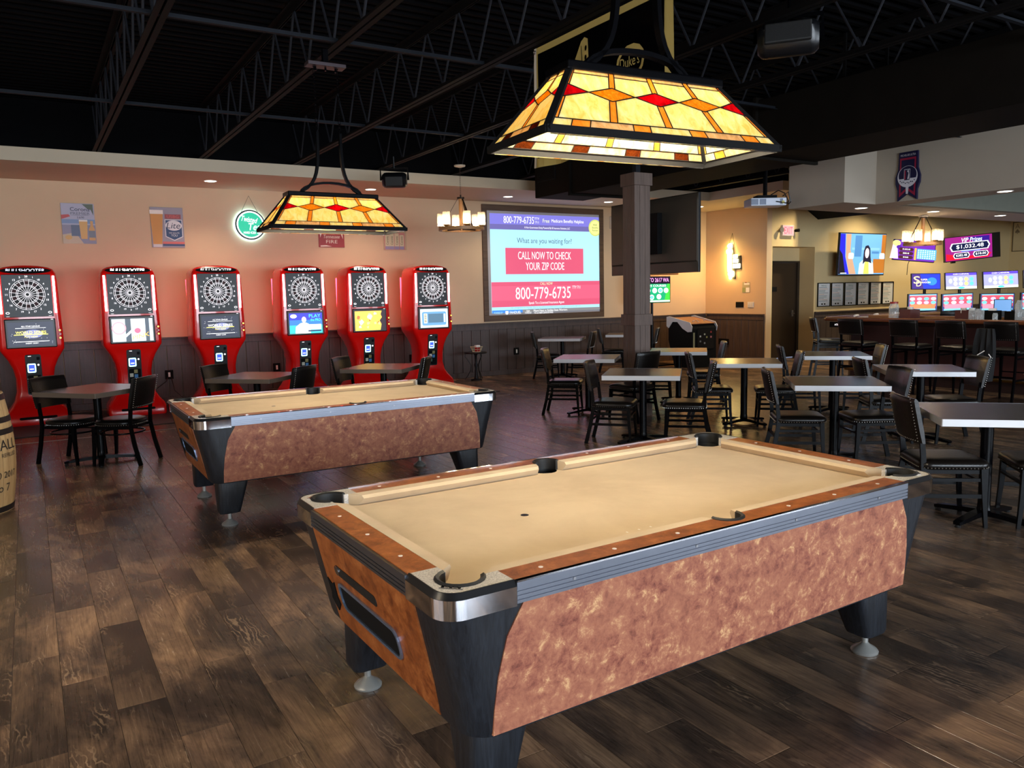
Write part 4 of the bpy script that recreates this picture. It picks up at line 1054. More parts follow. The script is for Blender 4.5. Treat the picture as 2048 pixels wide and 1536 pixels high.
# rolled white napkins along the far arm of the bar
for i, (x, y) in enumerate(((12.4, 8.6), (13.0, 8.62), (13.6, 8.6))):
    T = thing('napkin_roll', '%s rolled white napkin lying on the far arm of the bar' % ('left', 'middle', 'right')[i], 'napkin', (x, y, 1.051), R(20))
    obj('roll', MB().tube([(-.12, 0, .02), (.1, 0, .02)], .02, 8), paper, T, smooth=50); obj('fork_tip', MB().box(.1, .16, -.012, .012, .018, .022), steel, T)
# jacket hung over a stool
def jacket():
    rs = []
    for k in range(8):
        t = k/7; z = .99-.7*t; w = .10+.03*math.sin(t*3)
        rs.append([(10.84-.05*math.sin(t*2.2)+.02*math.cos(u*9+t*3), 5.60+w*u, z) for u in (-1, -.7, -.4, -.1, .2, .5, .8, 1)]+[(10.90-.02*math.sin(t*2), 5.60+w*u, z) for u in (1, .5, 0, -.5, -1)])
    T = thing('jacket', 'black jacket with white print hung on a stool at the bar', 'jacket', (0, 0, 0))
    obj('cloth', MB().rings(rs), M('black_cotton', s(16, 16, 18), .85), T, smooth=60)
    q = MB()
    for pts in ([(.0, .0), (.1, .08), (.04, .14), (.15, .2)], [(.03, -.16), (.12, -.1), (.05, -.05)], [(.2, .05), (.26, .12), (.22, .16)]):
        q.tube([(10.765, 5.68-a_*.8, .50+b_) for a_, b_ in pts], .007, 5)
    obj('white_print', q, paper, T)
jacket()

# ================================================================== SCREENS
def hexlike(x0, x1, y0, y1, c): return [(x0+c, y0), (x1-c, y0), (x1, (y0+y1)/2), (x1-c, y1), (x0+c, y1), (x0, (y0+y1)/2)]
PM = {}
def panel_from(name, label, cat, TL, TR, BL, depth, shell=None, bez=.018, group=None):
    """flat display: three corners of its front; thickness goes backwards"""
    TL, TR, BL = Vector(TL), Vector(TR), Vector(BL); r = (TR-TL); w = r.length; r = r/w; u = (TL-BL); h = u.length; u = (u-r*u.dot(r)).normalized(); n = r.cross(u)
    T = thing(name, label, cat, group=group)
    m = Matrix(((r.x, u.x, n.x, 0), (r.y, u.y, n.y, 0), (r.z, u.z, n.z, 0), (0, 0, 0, 1)))
    PM[T.name] = Matrix.Translation(BL+r*w/2+u*h/2) @ m; T.matrix_world = PM[T.name]
    obj('shell', MB().box(-w/2, w/2, -h/2, h/2, -depth, -.001), shell or black_plastic, T, bevel=.006)
    return T, w, h, Art((0, 0, -.001), (1, 0, 0), (0, 1, 0))
def S(n, c, k=1.0): return E('scr_%s' % n, c, k)
white_e = S('white', (1, 1, 1, 1), 1.15); black_e = S('dark', s(12, 12, 20), .4)
# -- news television above the framed sheets
T, w, h, A = panel_from('wall_television', 'large television showing a dark-haired woman, above six framed sheets', 'television', (15.38, 11.12, 2.765), (17.08, 11.12, 2.765), (15.38, 11.17, 1.815), .05)
A.rect(-w/2+.02, w/2-.02, -h/2+.03, h/2-.02, S('studio', s(96, 150, 205), 1.05), 'screen_image')
A.poly([(-.83, -.44), (-.45, -.44), (-.62, -.05), (-.66, .45), (-.83, .45)], S('studio_blue', s(36, 34, 190), .9), 'screen_image')
A.poly([(-.83, -.44), (-.58, -.44), (-.72, .0), (-.83, .1)], S('studio_dark', s(30, 26, 40), .5), 'screen_image')
A.poly([(-.45, -.44), (-.2, -.44), (-.45, .1), (-.45, .45), (-.64, .45), (-.6, -.05)], S('studio_tan', s(190, 150, 120), .8), 'screen_image')
A.rect(-.4, .62, .1, .15, S('studio_pale', s(120, 170, 215), 1)); A.rect(-.3, -.05, -.05, .42, S('studio_slate', s(70, 120, 170), .9)); A.rect(.33, .6, .02, .07, S('studio_slate', s(70, 120, 170), .9))
A.rect(.4, .83, -.42, -.1, S('studio_oak', s(180, 110, 40), .7)); A.rect(.68, .83, 0, .45, S('studio_oak', s(180, 110, 40), .7))
for x in (-.42, .72): A.poly(rrect(x-.09, x+.09, -.1, .03, .03), white_e)
A.poly([(-.12, -.44), (-.1, -.2), (.02, -.12), (.3, -.12), (.4, -.2), (.45, -.44)], S('jacket', s(190, 208, 216), .95)); A.poly([(.06, -.44), (.09, -.16), (.23, -.16), (.27, -.44)], S('blouse', s(200, 200, 90), .9))
A.poly([(.02, -.22), (.03, .08), (.08, .19), (.18, .21), (.26, .14), (.29, -.05), (.34, -.2), (.24, -.17), (.1, -.16)], S('hair', s(34, 34, 56), .6)); A.poly(circ(.155, .03, .075, 18, 1.5), S('face', s(232, 200, 206), 1))
A.rect(-.76, -.55, -.425, -.41, white_e); A.build(T)
obj('wall_bracket', MB().box(-.2, .2, -.2, .2, -.3, -.052), black_metal, T)
# -- prize television and keno television, both swivelled
T, w, h, A = panel_from('wall_television', 'tilted keno television with colourful screen behind the bar chandelier', 'television', (15.96, 10.285, 2.575), (16.81, 9.86, 2.49), (15.985, 10.255, 2.13), .05)
A.rect(-w/2+.015, w/2-.015, -h/2+.015, h/2-.015, S('keno_purple', s(96, 30, 150), 1.1), 'screen_image'); A.poly([(-.55, -.19), (-.36, -.19), (-.4, .1), (-.5, .12)], S('keno_pink', s(240, 190, 220), 1.1), 'screen_image')
A.poly(circ(-.42, .14, .09, 16, .7), S('keno_yellow', s(240, 224, 110), 1.2)); A.poly(circ(-.36, .06, .06, 12, .7), S('keno_violet', s(70, 20, 140), 1))
for i, t in enumerate(('$1,032.48', '$282.48', '$10.00')):
    y = .02-i*.085; A.poly(hexlike(-.36, -.02, y-.035, y+.035, .03), S('keno_maroon', s(70, 10, 30), .8), d=.0025); A.text(t, -.19, y, .035, white_e, d=.0032)
A.rect(.0, .045, -.19, .06, S('keno_orange', s(250, 160, 60), 1.1)); A.rect(.06, .5, -.17, .05, S('keno_blue', s(70, 150, 210), 1.1)); 
for i in range(8):
    for j in range(5): A.rect(.075+i*.052, .108+i*.052, -.155+j*.04, -.13+j*.04, S('keno_pale', s(190, 230, 245), 1.1), d=.0045)
A.build(T); obj('wall_arm', MB().tube([(0, 0, -.05), (.3, .1, -.7)], .03, 6), black_metal, T)
obj('power_cable', MB().tube([(-.08, -.2, -.02), (-.10, -.3, -.04), (-.09, -.52, -.05)], .007, 5), black_plastic, T)
T, w, h, A = panel_from('wall_television', 'tilted prize television reading $1,032.48 above the gaming screens', 'television', (18.6, 10.70, 2.665), (19.95, 10.12, 2.79), (18.70, 10.66, 2.085), .06)
A.rect(-w/2+.02, w/2-.22, -h/2+.02, h/2-.02, S('prize_magenta', s(130, 24, 110), 1.0), 'screen_image'); A.poly([(-.7, -.26), (.4, -.26), (.5, -.16), (-.2, -.2), (-.7, -.1)], S('prize_red', s(190, 16, 40), 1), 'screen_image')
A.poly([(-.2, .25), (.45, .25), (.45, -.05), (.1, .1)], S('prize_indigo', s(44, 16, 120), .9), 'screen_image')
A.text('VIP Prizes', -.02, .19, .1, S('prize_pale', s(214, 246, 250), 1.3), .55, slant=.2)
A.poly(hexlike(-.6, .46, -.06, .13, .05), white_e); A.poly(hexlike(-.57, .43, -.045, .115, .05), S('prize_navy', s(14, 20, 60), .8)); A.text('$1,032.48', -.07, .035, .1, white_e, .72)
A.rect(-.3, .2, -.085, -.065, S('prize_blue', s(60, 110, 220), 1.1))
for x0, x1, t in ((-.52, -.08, '$282.48'), (0, .42, '$10.00')):
    A.poly(hexlike(x0, x1, -.23, -.1, .04), white_e, d=.004); A.poly(hexlike(x0+.02, x1-.02, -.22, -.11, .04), S('prize_navy', s(14, 20, 60), .8), d=.0048); A.text(t, (x0+x1)/2, -.165, .06, white_e, (x1-x0)*.66, d=.0055)
A.build(T); obj('wall_arm', MB().tube([(0, 0, -.06), (.3, .1, -.7)], .03, 6), black_metal, T)
obj('media_box', MB().box(-.55, -.45, -.33, -.29, -.06, -.01), black_plastic, T)
# -- gaming machines on the far side of the bar: lower and tilted upper screens
gl = ['leftmost gaming machine with blue dragon upper screen', 'second gaming machine from left with jewelled upper screen', 'third gaming machine from left behind the order tablet', 'gaming machine cut off by the right edge behind the pitcher']
lo = [((14.855, 9.172, 1.406), (15.355, 8.866, 1.407)), ((15.429, 8.818, 1.391), (15.962, 8.494, 1.407)), ((16.069, 8.425, 1.385), (16.651, 8.068, 1.38)), ((16.75, 8.0, 1.39), (17.3, 7.66, 1.39))]
up = [((15.373, 9.5, 1.81), (15.882, 9.187, 1.802), (15.396, 9.442, 1.489)), ((15.961, 9.14, 1.81), (16.518, 8.799, 1.816), (15.986, 9.077, 1.464)), ((16.614, 8.74, 1.814), (17.233, 8.363, 1.828), (16.647, 8.672, 1.468)), ((17.33, 8.32, 1.83), (17.9, 7.95, 1.83), (17.36, 8.25, 1.47))]
for i in range(4):
    TL, TR = Vector(lo[i][0]), Vector(lo[i][1])
    T, w, h, A = panel_from('gaming_machine', gl[i], 'gaming machine', TL, TR, TL-Vector((0, 0, .345)), .05)
    A.rect(-w/2+.012, w/2-.012, -h/2+.012, h/2-.012, S('slot_navy', s(24, 40, 110), .9), 'screen_image'); A.rect(-w/2+.03, w/2-.03, -h/2+.09, h/2-.03, S('slot_red', s(190, 60, 80), .9), 'screen_image')
    A.rect(-w/2+.03, w/2-.03, h/2-.035, h/2-.02, S('slot_cyan', s(110, 220, 240), 1.2))
    for r_ in range(2):
        for c_ in range(4): A.poly(circ(-w/2+.085+c_*(w-.17)/3, .07-r_*.075, .052, 14, .6), S(('slot_pale', 'slot_teal', 'slot_lilac')[(r_*4+c_*2) % 3], (s(190, 226, 236), s(90, 190, 200), s(170, 160, 230))[(r_*4+c_*2) % 3], 1.15), d=.003)
    A.rect(-w/2+.05, w/2-.05, -.12, -.035, S('slot_fire' if i == 0 else 'slot_rose', s(236, 110, 50) if i == 0 else s(220, 120, 140), 1.1), d=.003); A.rect(-w/2+.04, w/2-.04, -.155, -.125, S('slot_cyan', s(110, 220, 240), 1.2), d=.003)
    A.build(T)
    # pedestal in the local frame of the screen: down to the floor
    z0 = (TL.z-.345/2)
    obj('cabinet', MB().box(-.24, .24, -z0+.002, -h/2-.002, -.45, .10), matte_black, T)
    a_, b_, c_ = (Vector(q) for q in up[i]); inv = PM[T.name].inverted()
    r = (b_-a_); W2 = r.length; r /= W2; u = a_-c_; H2 = u.length; u = (u-r*u.dot(r)).normalized(); n = r.cross(u); cen = c_+r*W2/2+u*H2/2
    m = inv @ (Matrix.Translation(cen) @ Matrix(((r.x, u.x, n.x, 0), (r.y, u.y, n.y, 0), (r.z, u.z, n.z, 0), (0, 0, 0, 1))))
    us = obj('upper_screen', MB().box(-W2/2, W2/2, -H2/2, H2/2, -.04, -.001), black_plastic, T, bevel=.004); us.matrix_local = m
    B = Art((0, 0, -.001), (1, 0, 0), (0, 1, 0)); x1, y1 = W2/2-.012, H2/2-.012
    if i == 0:
        B.rect(-x1, x1, -y1, y1, S('drag_blue', s(24, 44, 190), 1.05), 'screen_image'); B.poly([(-x1, -y1), (-.05, -y1), (-.12, y1), (-x1, y1)], S('drag_plum', s(60, 30, 120), .9), 'screen_image'); B.poly(circ(.12, .0, .1, 18, .8), S('drag_sky', s(40, 120, 230), 1.1), 'screen_image')
        B.text('S', -.19, .03, .15, S('drag_gold', s(250, 236, 150), 1.2), .13); B.text('D', -.15, -.05, .1, S('drag_gold', s(250, 236, 150), 1.2), .1); B.text('SUPER', -.04, .035, .035, S('drag_gold', s(250, 236, 150), 1.2)); B.text('DRAGON', -.02, -.02, .035, S('drag_gold', s(250, 236, 150), 1.2))
    else:
        B.rect(-x1, x1, -y1, y1, S('jewel_lilac', s(150, 150, 214), 1.05), 'screen_image'); B.rect(-x1, x1, y1-.05, y1, S('jewel_violet', s(84, 60, 190), 1.0), 'screen_image'); B.rect(-x1, x1, -y1, -y1+.05, S('jewel_cream', s(232, 226, 180), 1.1), 'screen_image')
        B.text('CASH CARNIVAL', 0, y1-.025, .026, white_e, W2*.5)
        for k in range(8): B.poly(circ(-.12+(k % 4)*.11, .035-(k//4)*.09, .042, 12), S(('jewel_a', 'jewel_b', 'jewel_c', 'jewel_d')[k*3 % 4], (s(236, 230, 240), s(90, 190, 210), s(240, 200, 120), s(190, 236, 180))[k*3 % 4], 1.15), d=.004)
        B.poly(circ(-.22, .0, .035, 12, 1.4), S('jewel_d', s(190, 236, 180), 1.15), d=.004); B.poly(circ(0, -y1+.025, .07, 14, .3), S('jewel_teal', s(60, 200, 210), 1.1), d=.004)
    B.build(us)
    dn = inv @ (cen-Vector((0, 0, .16))); e_ = inv @ Vector((cen.x, cen.y, 1.06))
    obj('screen_post', MB().tube([tuple(dn+Vector((0, 0, -.05))), tuple(e_+Vector((0, -.0, -.05)))], .03, 8), black_metal, T)
# chair backs between the gaming machines
for i, (x, y) in enumerate(((14.75, 8.45), (15.35, 8.10), (15.9, 7.70))):
    o = dup(s0, (x, y, .0), R(40), 'dark stool back showing between gaming machines, %s of three' % ('left', 'middle', 'right')[i], 'stools at the gaming machines')
# -- six framed sheets
for i in range(6):
    x0 = 15.07+i*.477
    T = thing('framed_sheet', '%s of six black-framed sheets on the wall' % ('first', 'second', 'third', 'fourth', 'fifth', 'last')[i]+(' from the left' if i < 5 else ', rightmost'), 'picture frame', (x0, YW-.002, 1.135), 0, 'black-framed sheets under the television')
    fr = MB(); t = .018; w_, h_ = .44, .535
    fr.box(0, w_, -.022, 0, 0, t).box(0, w_, -.022, 0, h_-t, h_).box(0, t, -.022, 0, t, h_-t).box(w_-t, w_, -.022, 0, t, h_-t)
    obj('frame', fr, black_metal, T); obj('sheet', MB().box(t, w_-t, -.010, -.001, t, h_-t), paper, T)
    obj('glazing', MB().add([(t, -.015, t), (w_-t, -.015, t), (w_-t, -.015, h_-t), (t, -.015, h_-t)], [(0, 1, 2, 3)]), clear, T)
    A = Art((w_/2, -.0101, h_/2), (1, 0, 0), (0, 0, 1)); g1 = M('print_grey', s(120, 124, 130), .6); g2 = M('print_green', s(90, 130, 110), .6); g3 = M('print_peach', s(226, 176, 140), .6)
    A.text('MENU', 0, .2, .03, (g2, g1, g2, g1, g2, g1)[i], .18)
    for k in range(11):
        y = .155-k*.03; wd = random.uniform(.08, .16); A.rect(-.17, -.17+wd*2, y, y+.009, (g1, g3, g1, g2)[(k+i) % 4], d=.001)
    for k in range(2): A.rect(-.08+k*.09, -.03+k*.09, -.225, -.19, matte_black, d=.001)
    A.build(T)
# -- exit sign with emergency heads
T = thing('exit_sign', 'red lit EXIT sign with emergency lamp heads above the hallway', 'exit sign', (14.0, YW-.002, 2.68))
obj('housing', MB().box(-.18, .18, -.06, 0, 0, .23), M('exit_white', s(226, 210, 200), .5), T, bevel=.01)
A = Art((0, -.0602, .115), (1, 0, 0), (0, 0, 1)); A.rect(-.165, .165, -.1, .1, E('exit_face', s(236, 150, 150), .9), 'sign_face'); A.text('EXIT', 0, 0, .14, E('exit_red', (1, .03, .05, 1), 2.6), .26); A.build(T)
for sx in (-1, 1):
    hd = obj('lamp_head', MB().tube([(sx*.27, -.12, .12), (sx*.25, -.03, .12)], .055 if sx < 0 else .035, 12, .03), M('grey_head', s(120, 116, 110), .5) if sx < 0 else matte_black, T)
    obj('lamp_arm', MB().tube([(sx*.25, -.03, .12), (sx*.16, -.02, .12)], .012, 6), steel, hd)
# -- playing card poster
T = thing('card_poster', 'ace of spades playing card poster on the right side wall', 'poster', (XR-.002, 10.55, 2.42))
obj('panel', MB().box(-.02, 0, -1.0, .82, 0, .80), M('card_cream', s(206, 184, 138), .55, var=.06), T)
for y0, y1, z0, z1 in ((-1.0, .82, 0, .02), (-1.0, .82, .78, .80), (-1.0, -.98, .02, .78), (.80, .82, .02, .78)): obj('border_strip', MB().box(-.024, -.0201, y0, y1, z0, z1), M('card_border', s(96, 80, 58), .6), T)
A = Art((-.0202, -.1, .4), (0, -1, 0), (0, 0, 1)); ink = M('card_ink', s(130, 110, 84), .6); A.text('A', -.8, .28, .12, ink)
spade = [(0, .24), (.1, .1), (.2, -.02), (.18, -.12), (.08, -.13), (.02, -.07), (.05, -.2), (-.05, -.2), (-.02, -.07), (-.08, -.13), (-.18, -.12), (-.2, -.02), (-.1, .1)]
A.poly([(x*.3-.8, y*.3+.14) for x, y in spade], ink); A.poly([(x*1.1, y*1.1) for x, y in spade], ink); A.poly([(x*.9, y*.9) for x, y in spade], MATS['card_cream']); A.poly([(x*.5, y*.5-.01) for x, y in spade], ink); A.build(T)

# ================================================================== PROJECTION SCREEN
T = thing('projection_screen', 'large projected insurance advert in a walnut frame on the back wall', 'projection screen', (8.94, YB-.002, 2.17))
X, Z, t = 1.455, 1.115, .115
for k, (x0, x1, z0, z1) in enumerate(((-X, X, Z-t, Z), (-X, X, -Z, -Z+t), (-X, -X+t*.9, -Z+t, Z-t), (X-t*.9, X, -Z+t, Z-t))): obj('frame_board', MB().box(x0, x1, -.035, 0, z0, z1), frame_wood, T, bevel=.004)
w, h = X-t*.9, Z-t
obj('screen_cloth', MB().box(-w, w, -.012, -.001, -h, h), M('screen_grey', s(190, 186, 190), .8, var=.03), T)
A = Art((0, -.0122, 0), (1, 0, 0), (0, 0, 1)); L, Rr, Bt, Tp = -w+.07, w-.005, -h+.04, h-.05
K = .70
def SP(n, c): return E('proj_'+n, c, K)
A.rect(L, Rr, Bt, Tp, SP('sky', s(166, 220, 244)), 'projected_picture'); A.rect(L, Rr, Tp-.30, Tp, SP('violet', s(120, 116, 206)), 'projected_picture'); A.rect(L, Rr, Tp-.30, Tp-.2, SP('mauve', s(104, 98, 160)), 'projected_picture')
wt = SP('white', (1, 1, 1, 1)); ye = SP('pale_yellow', s(236, 240, 190))
A.text('800-779-6735', -.62, Tp-.11, .135, wt, .70); A.text('TTY', -.2, Tp-.075, .045, wt); A.text('711', -.2, Tp-.145, .045, wt)
A.text('Free', .02, Tp-.11, .075, ye, .16); A.text('Medicare Benefits Helpline', .55, Tp-.115, .085, wt, .80); A.text('A Non-Government Entity Powered By SE Insurance Solutions, LLC', .05, Tp-.255, .05, wt, 1.1)
A.poly(circ(Rr-.1, Tp-.22, .17, 24), SP('seal', s(196, 206, 110))); A.poly(circ(Rr-.1, Tp-.22, .145, 24), SP('seal2', s(222, 228, 140)))
for i, tx in enumerate(('FREE', 'Benefits', 'Review')): A.text(tx, Rr-.1, Tp-.16-i*.055, .035, SP('olive', s(110, 116, 40)))
A.text('What are you waiting for?', -.02, .43, .135, SP('slate_text', s(74, 104, 120)), 1.32)
A.rect(-.95, .93, -.21, .30, SP('crimson', s(206, 82, 112)), 'projected_picture'); A.text('CALL NOW TO CHECK', -.02, .155, .15, wt, 1.28); A.text('YOUR ZIP CODE', -.02, -.055, .15, wt, .93)
A.rect(L, Rr, -.845, -.36, SP('coral', s(240, 92, 122)), 'projected_picture'); A.rect(L, Rr, -.44, -.36, SP('crimson', s(206, 82, 112)), 'projected_picture'); A.rect(L, Rr, -.845, -.72, SP('crimson', s(206, 82, 112)), 'projected_picture')
A.text('CALL NOW', 0, -.40, .055, ye, .3); A.text('800-779-6735', -.07, -.585, .235, wt, 1.33); A.text('TTY 711', .74, -.485, .06, wt, .2); A.text('Speak To a Licensed Insurance Agent', -.0, -.785, .065, wt, .86)
for i in range(2): A.text('No obligation to enroll. This is an advertisement from a non-government agency.', 0, -.868-i*.03, .02, SP('slate_text', s(74, 104, 120)), 1.7-i*.8)
A.rect(L, Rr, Bt, -.905, SP('grey', s(128, 128, 130)), 'projected_picture'); A.rect(L, L+.7, Bt, -.905, SP('fanblue', s(60, 130, 220)), 'projected_picture'); A.text('POWERED BY', L+.14, -.955, .04, SP('sky', s(166, 220, 244)), .2)
A.poly([(L+.3, -.925), (L+.37, -.925), (L+.37, -.97), (L+.335, -.995), (L+.3, -.97)], wt); A.text('FANDUEL', L+.53, -.955, .05, wt, .26); A.text('NBA', L+.83, -.935, .03, wt); A.text('SCHEDULE', L+.83, -.97, .03, wt, .15)
A.text('Miami Heat vs Golden State Warriors', L+1.37, -.935, .042, wt, .82); A.text('TV on NBA LEAGUE PASS', L+1.2, -.98, .035, wt, .46); A.build(T)

# ================================================================== SIGNS ON THE BACK WALL
def tin(name, label, x0, x1, z0, z1, base):
    T = thing(name, label, 'sign', ((x0+x1)/2, YB-.002, (z0+z1)/2)); w, h = (x1-x0)/2, (z1-z0)/2
    obj('sheet', MB().box(-w, w, -.012, 0, -h, h), base, T, bevel=.004)
    return T, w, h, Art((0, -.0122, 0), (1, 0, 0), (0, 0, 1))
def K_(n, c): return M('ink_'+n, c, .45, var=.06)
T, w, h, A = tin('beer_sign', 'beach scene beer tin sign, leftmost on the back wall', .524, .952, 2.45, 3.028, K_('mist', s(176, 176, 196)))
A.rect(-w, w, -h, -.02, K_('stone', s(140, 138, 158))); A.rect(-w, w, .0, .06, K_('seablue', s(122, 148, 186))); A.poly([(-w, -h), (.05, -h), (-.05, -.13), (-w, -.16)], K_('sand', s(196, 178, 150))); A.rect(-.1, .01, -.18, -.02, K_('slateblue', s(92, 104, 130)))
A.poly([(.06, .28), (.2, .28), (.2, .12), (.17, .2), (.13, .21)], K_('palm', s(84, 96, 78))); A.poly([(-w, .06), (-.1, .1), (-.12, .13), (-w, .12)], K_('parasol', s(190, 70, 70)))
A.text('Corona', .03, .205, .055, K_('navy', s(24, 28, 62)), .25); A.text('PREMIER', .03, .145, .035, K_('greyblue', s(96, 100, 118)), .25); A.rect(-.09, .14, .118, .122, K_('greyblue', s(96, 100, 118))); A.text('2.6/90', .03, .088, .026, K_('navy', s(24, 28, 62)))
A.poly([(.02, -.22), (.10, -.22), (.115, .03), (.005, .03)], K_('beer', s(214, 170, 96))); A.rect(.005, .115, .03, .055, K_('foam', s(236, 228, 214)))
A.poly([(.125, -.24), (.205, -.24), (.205, -.08), (.185, -.03), (.185, .04), (.15, .04), (.15, -.03), (.125, -.08)], K_('bottle', s(206, 158, 90))); A.rect(.125, .205, -.2, -.1, K_('label', s(120, 124, 134))); A.poly(circ(-.14, -.2, .045, 12, .7), K_('beer', s(214, 170, 96))); A.build(T)
T, w, h, A = tin('beer_sign', 'beer tin sign with tall glass of lager, second from left', 1.703, 2.169, 2.408, 3.016, K_('pewter', s(150, 142, 152)))
A.poly([(-.215, -.27), (-.09, -.27), (-.055, .21), (-.235, .21)], K_('lager', s(206, 140, 44))); A.rect(-.24, -.05, .2, .26, K_('foam', s(236, 228, 214))); A.rect(-.215, -.09, -.3, -.255, K_('pale', s(206, 200, 200)))
A.rect(-.03, .2, .13, .2, K_('brick', s(150, 60, 60))); A.text('USBG', .085, .165, .045, K_('coral', s(214, 90, 80)), .17)
A.poly([(-.035, .12), (.215, .12), (.215, -.14), (.09, -.2), (-.035, -.14)], K_('white', s(226, 222, 222))); A.poly([(-.025, .11), (.205, .11), (.205, -.133), (.09, -.188), (-.025, -.133)], K_('liteblue', s(34, 58, 104)))
A.poly(circ(.09, .03, .115, 24, .68), K_('white', s(226, 222, 222)), d=.005); A.text('Lite', .09, .03, .09, K_('navy', s(24, 28, 62)), .19, slant=.25, d=.0056); A.text('WE SALUTE', .09, -.083, .024, K_('white', s(226, 222, 222)), .15, d=.0052); A.text('YOU', .09, -.12, .034, K_('white', s(226, 222, 222)), .09, d=.0052)
A.rect(-.08, w, -.25, -.215, K_('salmon', s(206, 96, 86))); A.rect(-.08, w, -.28, -.25, K_('liteblue', s(34, 58, 104))); A.build(T)
T, w, h, A = tin('whiskey_sign', 'red Tennessee FIRE tin sign below the farther lamp', 4.302, 4.755, 2.44, 2.80, K_('fire_red', s(150, 26, 30)))
pale = K_('cream', s(226, 208, 190)); A.text('GENTLEMAN', .0, .135, .035, pale, .25); A.text('Tennessee', .0, .0, .06, pale, .29, slant=.2); A.text('FIRE', 0, -.085, .055, pale, .2)
for pts in ([(-.2, .1), (-.17, .05), (-.2, -.02)], [(.19, .1), (.17, .03), (.2, -.04)], [(-.2, -.15), (-.1, -.145), (0, -.165), (-.2, -.172)]): A.poly(pts, pale)
A.build(T)
T, w, h, A = tin('seltzer_sign', 'tin sign of four slim cans right of the red tin sign', 5.477, 5.915, 2.41, 2.73, K_('khaki', s(190, 166, 130)))
A.rect(-w+.01, w-.03, -h, h-.02, K_('pinkish', s(196, 130, 120)))
for i, x in enumerate((-.15, -.065, .03, .125)):
    A.poly(rrect(x-.042, x+.042, -h+.005, h-.03-(.03 if i in (0, 3) else 0), .012), K_('can', s(212, 200, 160)), d=.004+.0003*i); A.rect(x-.042, x+.042, -h+.005, -h+.06, K_('canbase', s(150, 140, 168)), d=.0055); A.text('Corona', x, -.0, .04, K_('ink_dark', s(60, 56, 40)), .15, rot=R(90), d=.006)
A.build(T)
# round backlit teal sign
T = thing('neon_sign', 'round teal backlit sign hung on the wall left of the far lamp', 'neon sign', (3.175, YB-.03, 2.78))
obj('disc', MB().prism(circ(0, 0, .235, 40), lambda x, z: (x, -.03, z), lambda x, z: (x, 0, z)), black_plastic, T)
A = Art((0, -.0302, 0), (1, 0, 0), (0, 0, 1)); tw = E('neon_white', (.85, 1, 1, 1), 1.6)
A.poly(circ(0, 0, .215, 36), tw, 'light_ring'); A.poly(circ(0, 0, .195, 36), E('neon_teal', s(10, 176, 136), .7), 'lit_face'); A.text('Twisted', -.02, .085, .085, tw, .25, 'lettering', rot=-.15, slant=.2); A.text('Tea', .06, -.03, .11, tw, .2, 'lettering', slant=.2); A.text('HARD ICED TEA', .02, -.125, .035, tw, .27, 'lettering'); A.build(T)
obj('rim_tube', MB().torus((0, 0, 0), .228, .012, 40, 6), black_plastic, T, (0, -.018, 0), (R(90), 0, 0), smooth=60)
obj('hanging_cord', MB().tube([(-.14, -.01, .18), (0, -.01, .46), (.14, -.01, .18)], .004, 5), black_plastic, T)
obj('back_light_ring', MB().torus((0, 0, 0), .222, .008, 40, 6), E('neon_backlight', (.42, .85, 1, 1), 16), T, (0, .012, 0), (R(90), 0, 0))
# neon bottle sign on the end wall
T = thing('neon_sign', 'yellow neon bottle sign hanging on the end wall near hallway', 'neon sign', (XE-.03, 12.35, 2.2))
yel = E('neon_yellow', (1, .76, .26, 1), 16)
A = Art((-.002, 0, 0), (0, -1, 0), (0, 0, 1))
obj('backing', MB().prism([(-.13, .36), (-.02, .36), (.02, .1), (.22, .1), (.22, -.2), (.06, -.2), (.06, -.4), (-.06, -.4), (-.11, -.2)], lambda y, z: (0, -y, z), lambda y, z: (.02, -y, z)), black_plastic, T)
def blob(cx, cz, r, sz=1): obj('neon_tube', MB().sphere((-.02, -cx, cz), r, 12, 8, sz), yel, T, smooth=60)
blob(-.075, .32, .06, .95); blob(-.09, .2, .075, .9); obj('neon_tube', MB().tube([(-.02, .09, .15), (-.02, .08, -.24)], .045, 10), yel, T, smooth=60); blob(-.03, -.29, .075); blob(-.06, -.36, .035, 1.5)
for z0, z1, w_ in ((.05, .13, .13), (-.05, .035, .15), (-.17, -.07, .21)): obj('neon_letter', MB().box(-.03, -.004, -.01-w_, -.005, z0, z1), E('neon_pale_yellow', (1, .90, .45, 1), 4), T, bevel=.015)
obj('hanging_cord', MB().tube([(0, .12, .36), (0, .03, .60), (0, -.08, .13)], .004, 5), black_plastic, T)
# switches, notices, outlets
T = thing('wall_notice', 'small paper notices pinned to the end wall below the neon', 'notice', (XE-.003, 12.0, 1.6))
A = Art((0, 0, 0), (0, -1, 0), (0, 0, 1)); obj('sheet', MB().box(-.003, 0, -.11, .1, -.11, .12), M('pale_notice', s(176, 170, 140), .6), T)
A = Art((-.0032, 0, 0), (0, -1, 0), (0, 0, 1)); A.rect(-.05, .1, .06, .1, paper); A.rect(-.1, .0, -.1, .0, M('notice_green', s(150, 160, 110), .6)); A.rect(.0, .1, -.1, .0, paper); A.rect(-.02, .02, .10, .12, M('notice_red', s(120, 30, 40), .6)); A.build(T)
def plate(label, cat, loc, w_, h_, mat, axis, n=1):
    T = thing('wall_plate', label, cat, loc)
    if axis == 'y': obj('cover', MB().box(-w_/2, w_/2, -.012, 0, -h_/2, h_/2), mat, T, bevel=.003)
    else: obj('cover', MB().box(-.012, 0, -w_/2, w_/2, -h_/2, h_/2), mat, T, bevel=.003)
    for i in range(n):
        o = (i-(n-1)/2)*w_/n
        if axis == 'y': obj('rocker', MB().box(o-.015, o+.015, -.018, -.012, -h_*.25, h_*.25), white_cer if mat is matte_black else mat, T)
        else: obj('rocker', MB().box(-.018, -.012, o-.015, o+.015, -h_*.25, h_*.25), mat, T)
    return T
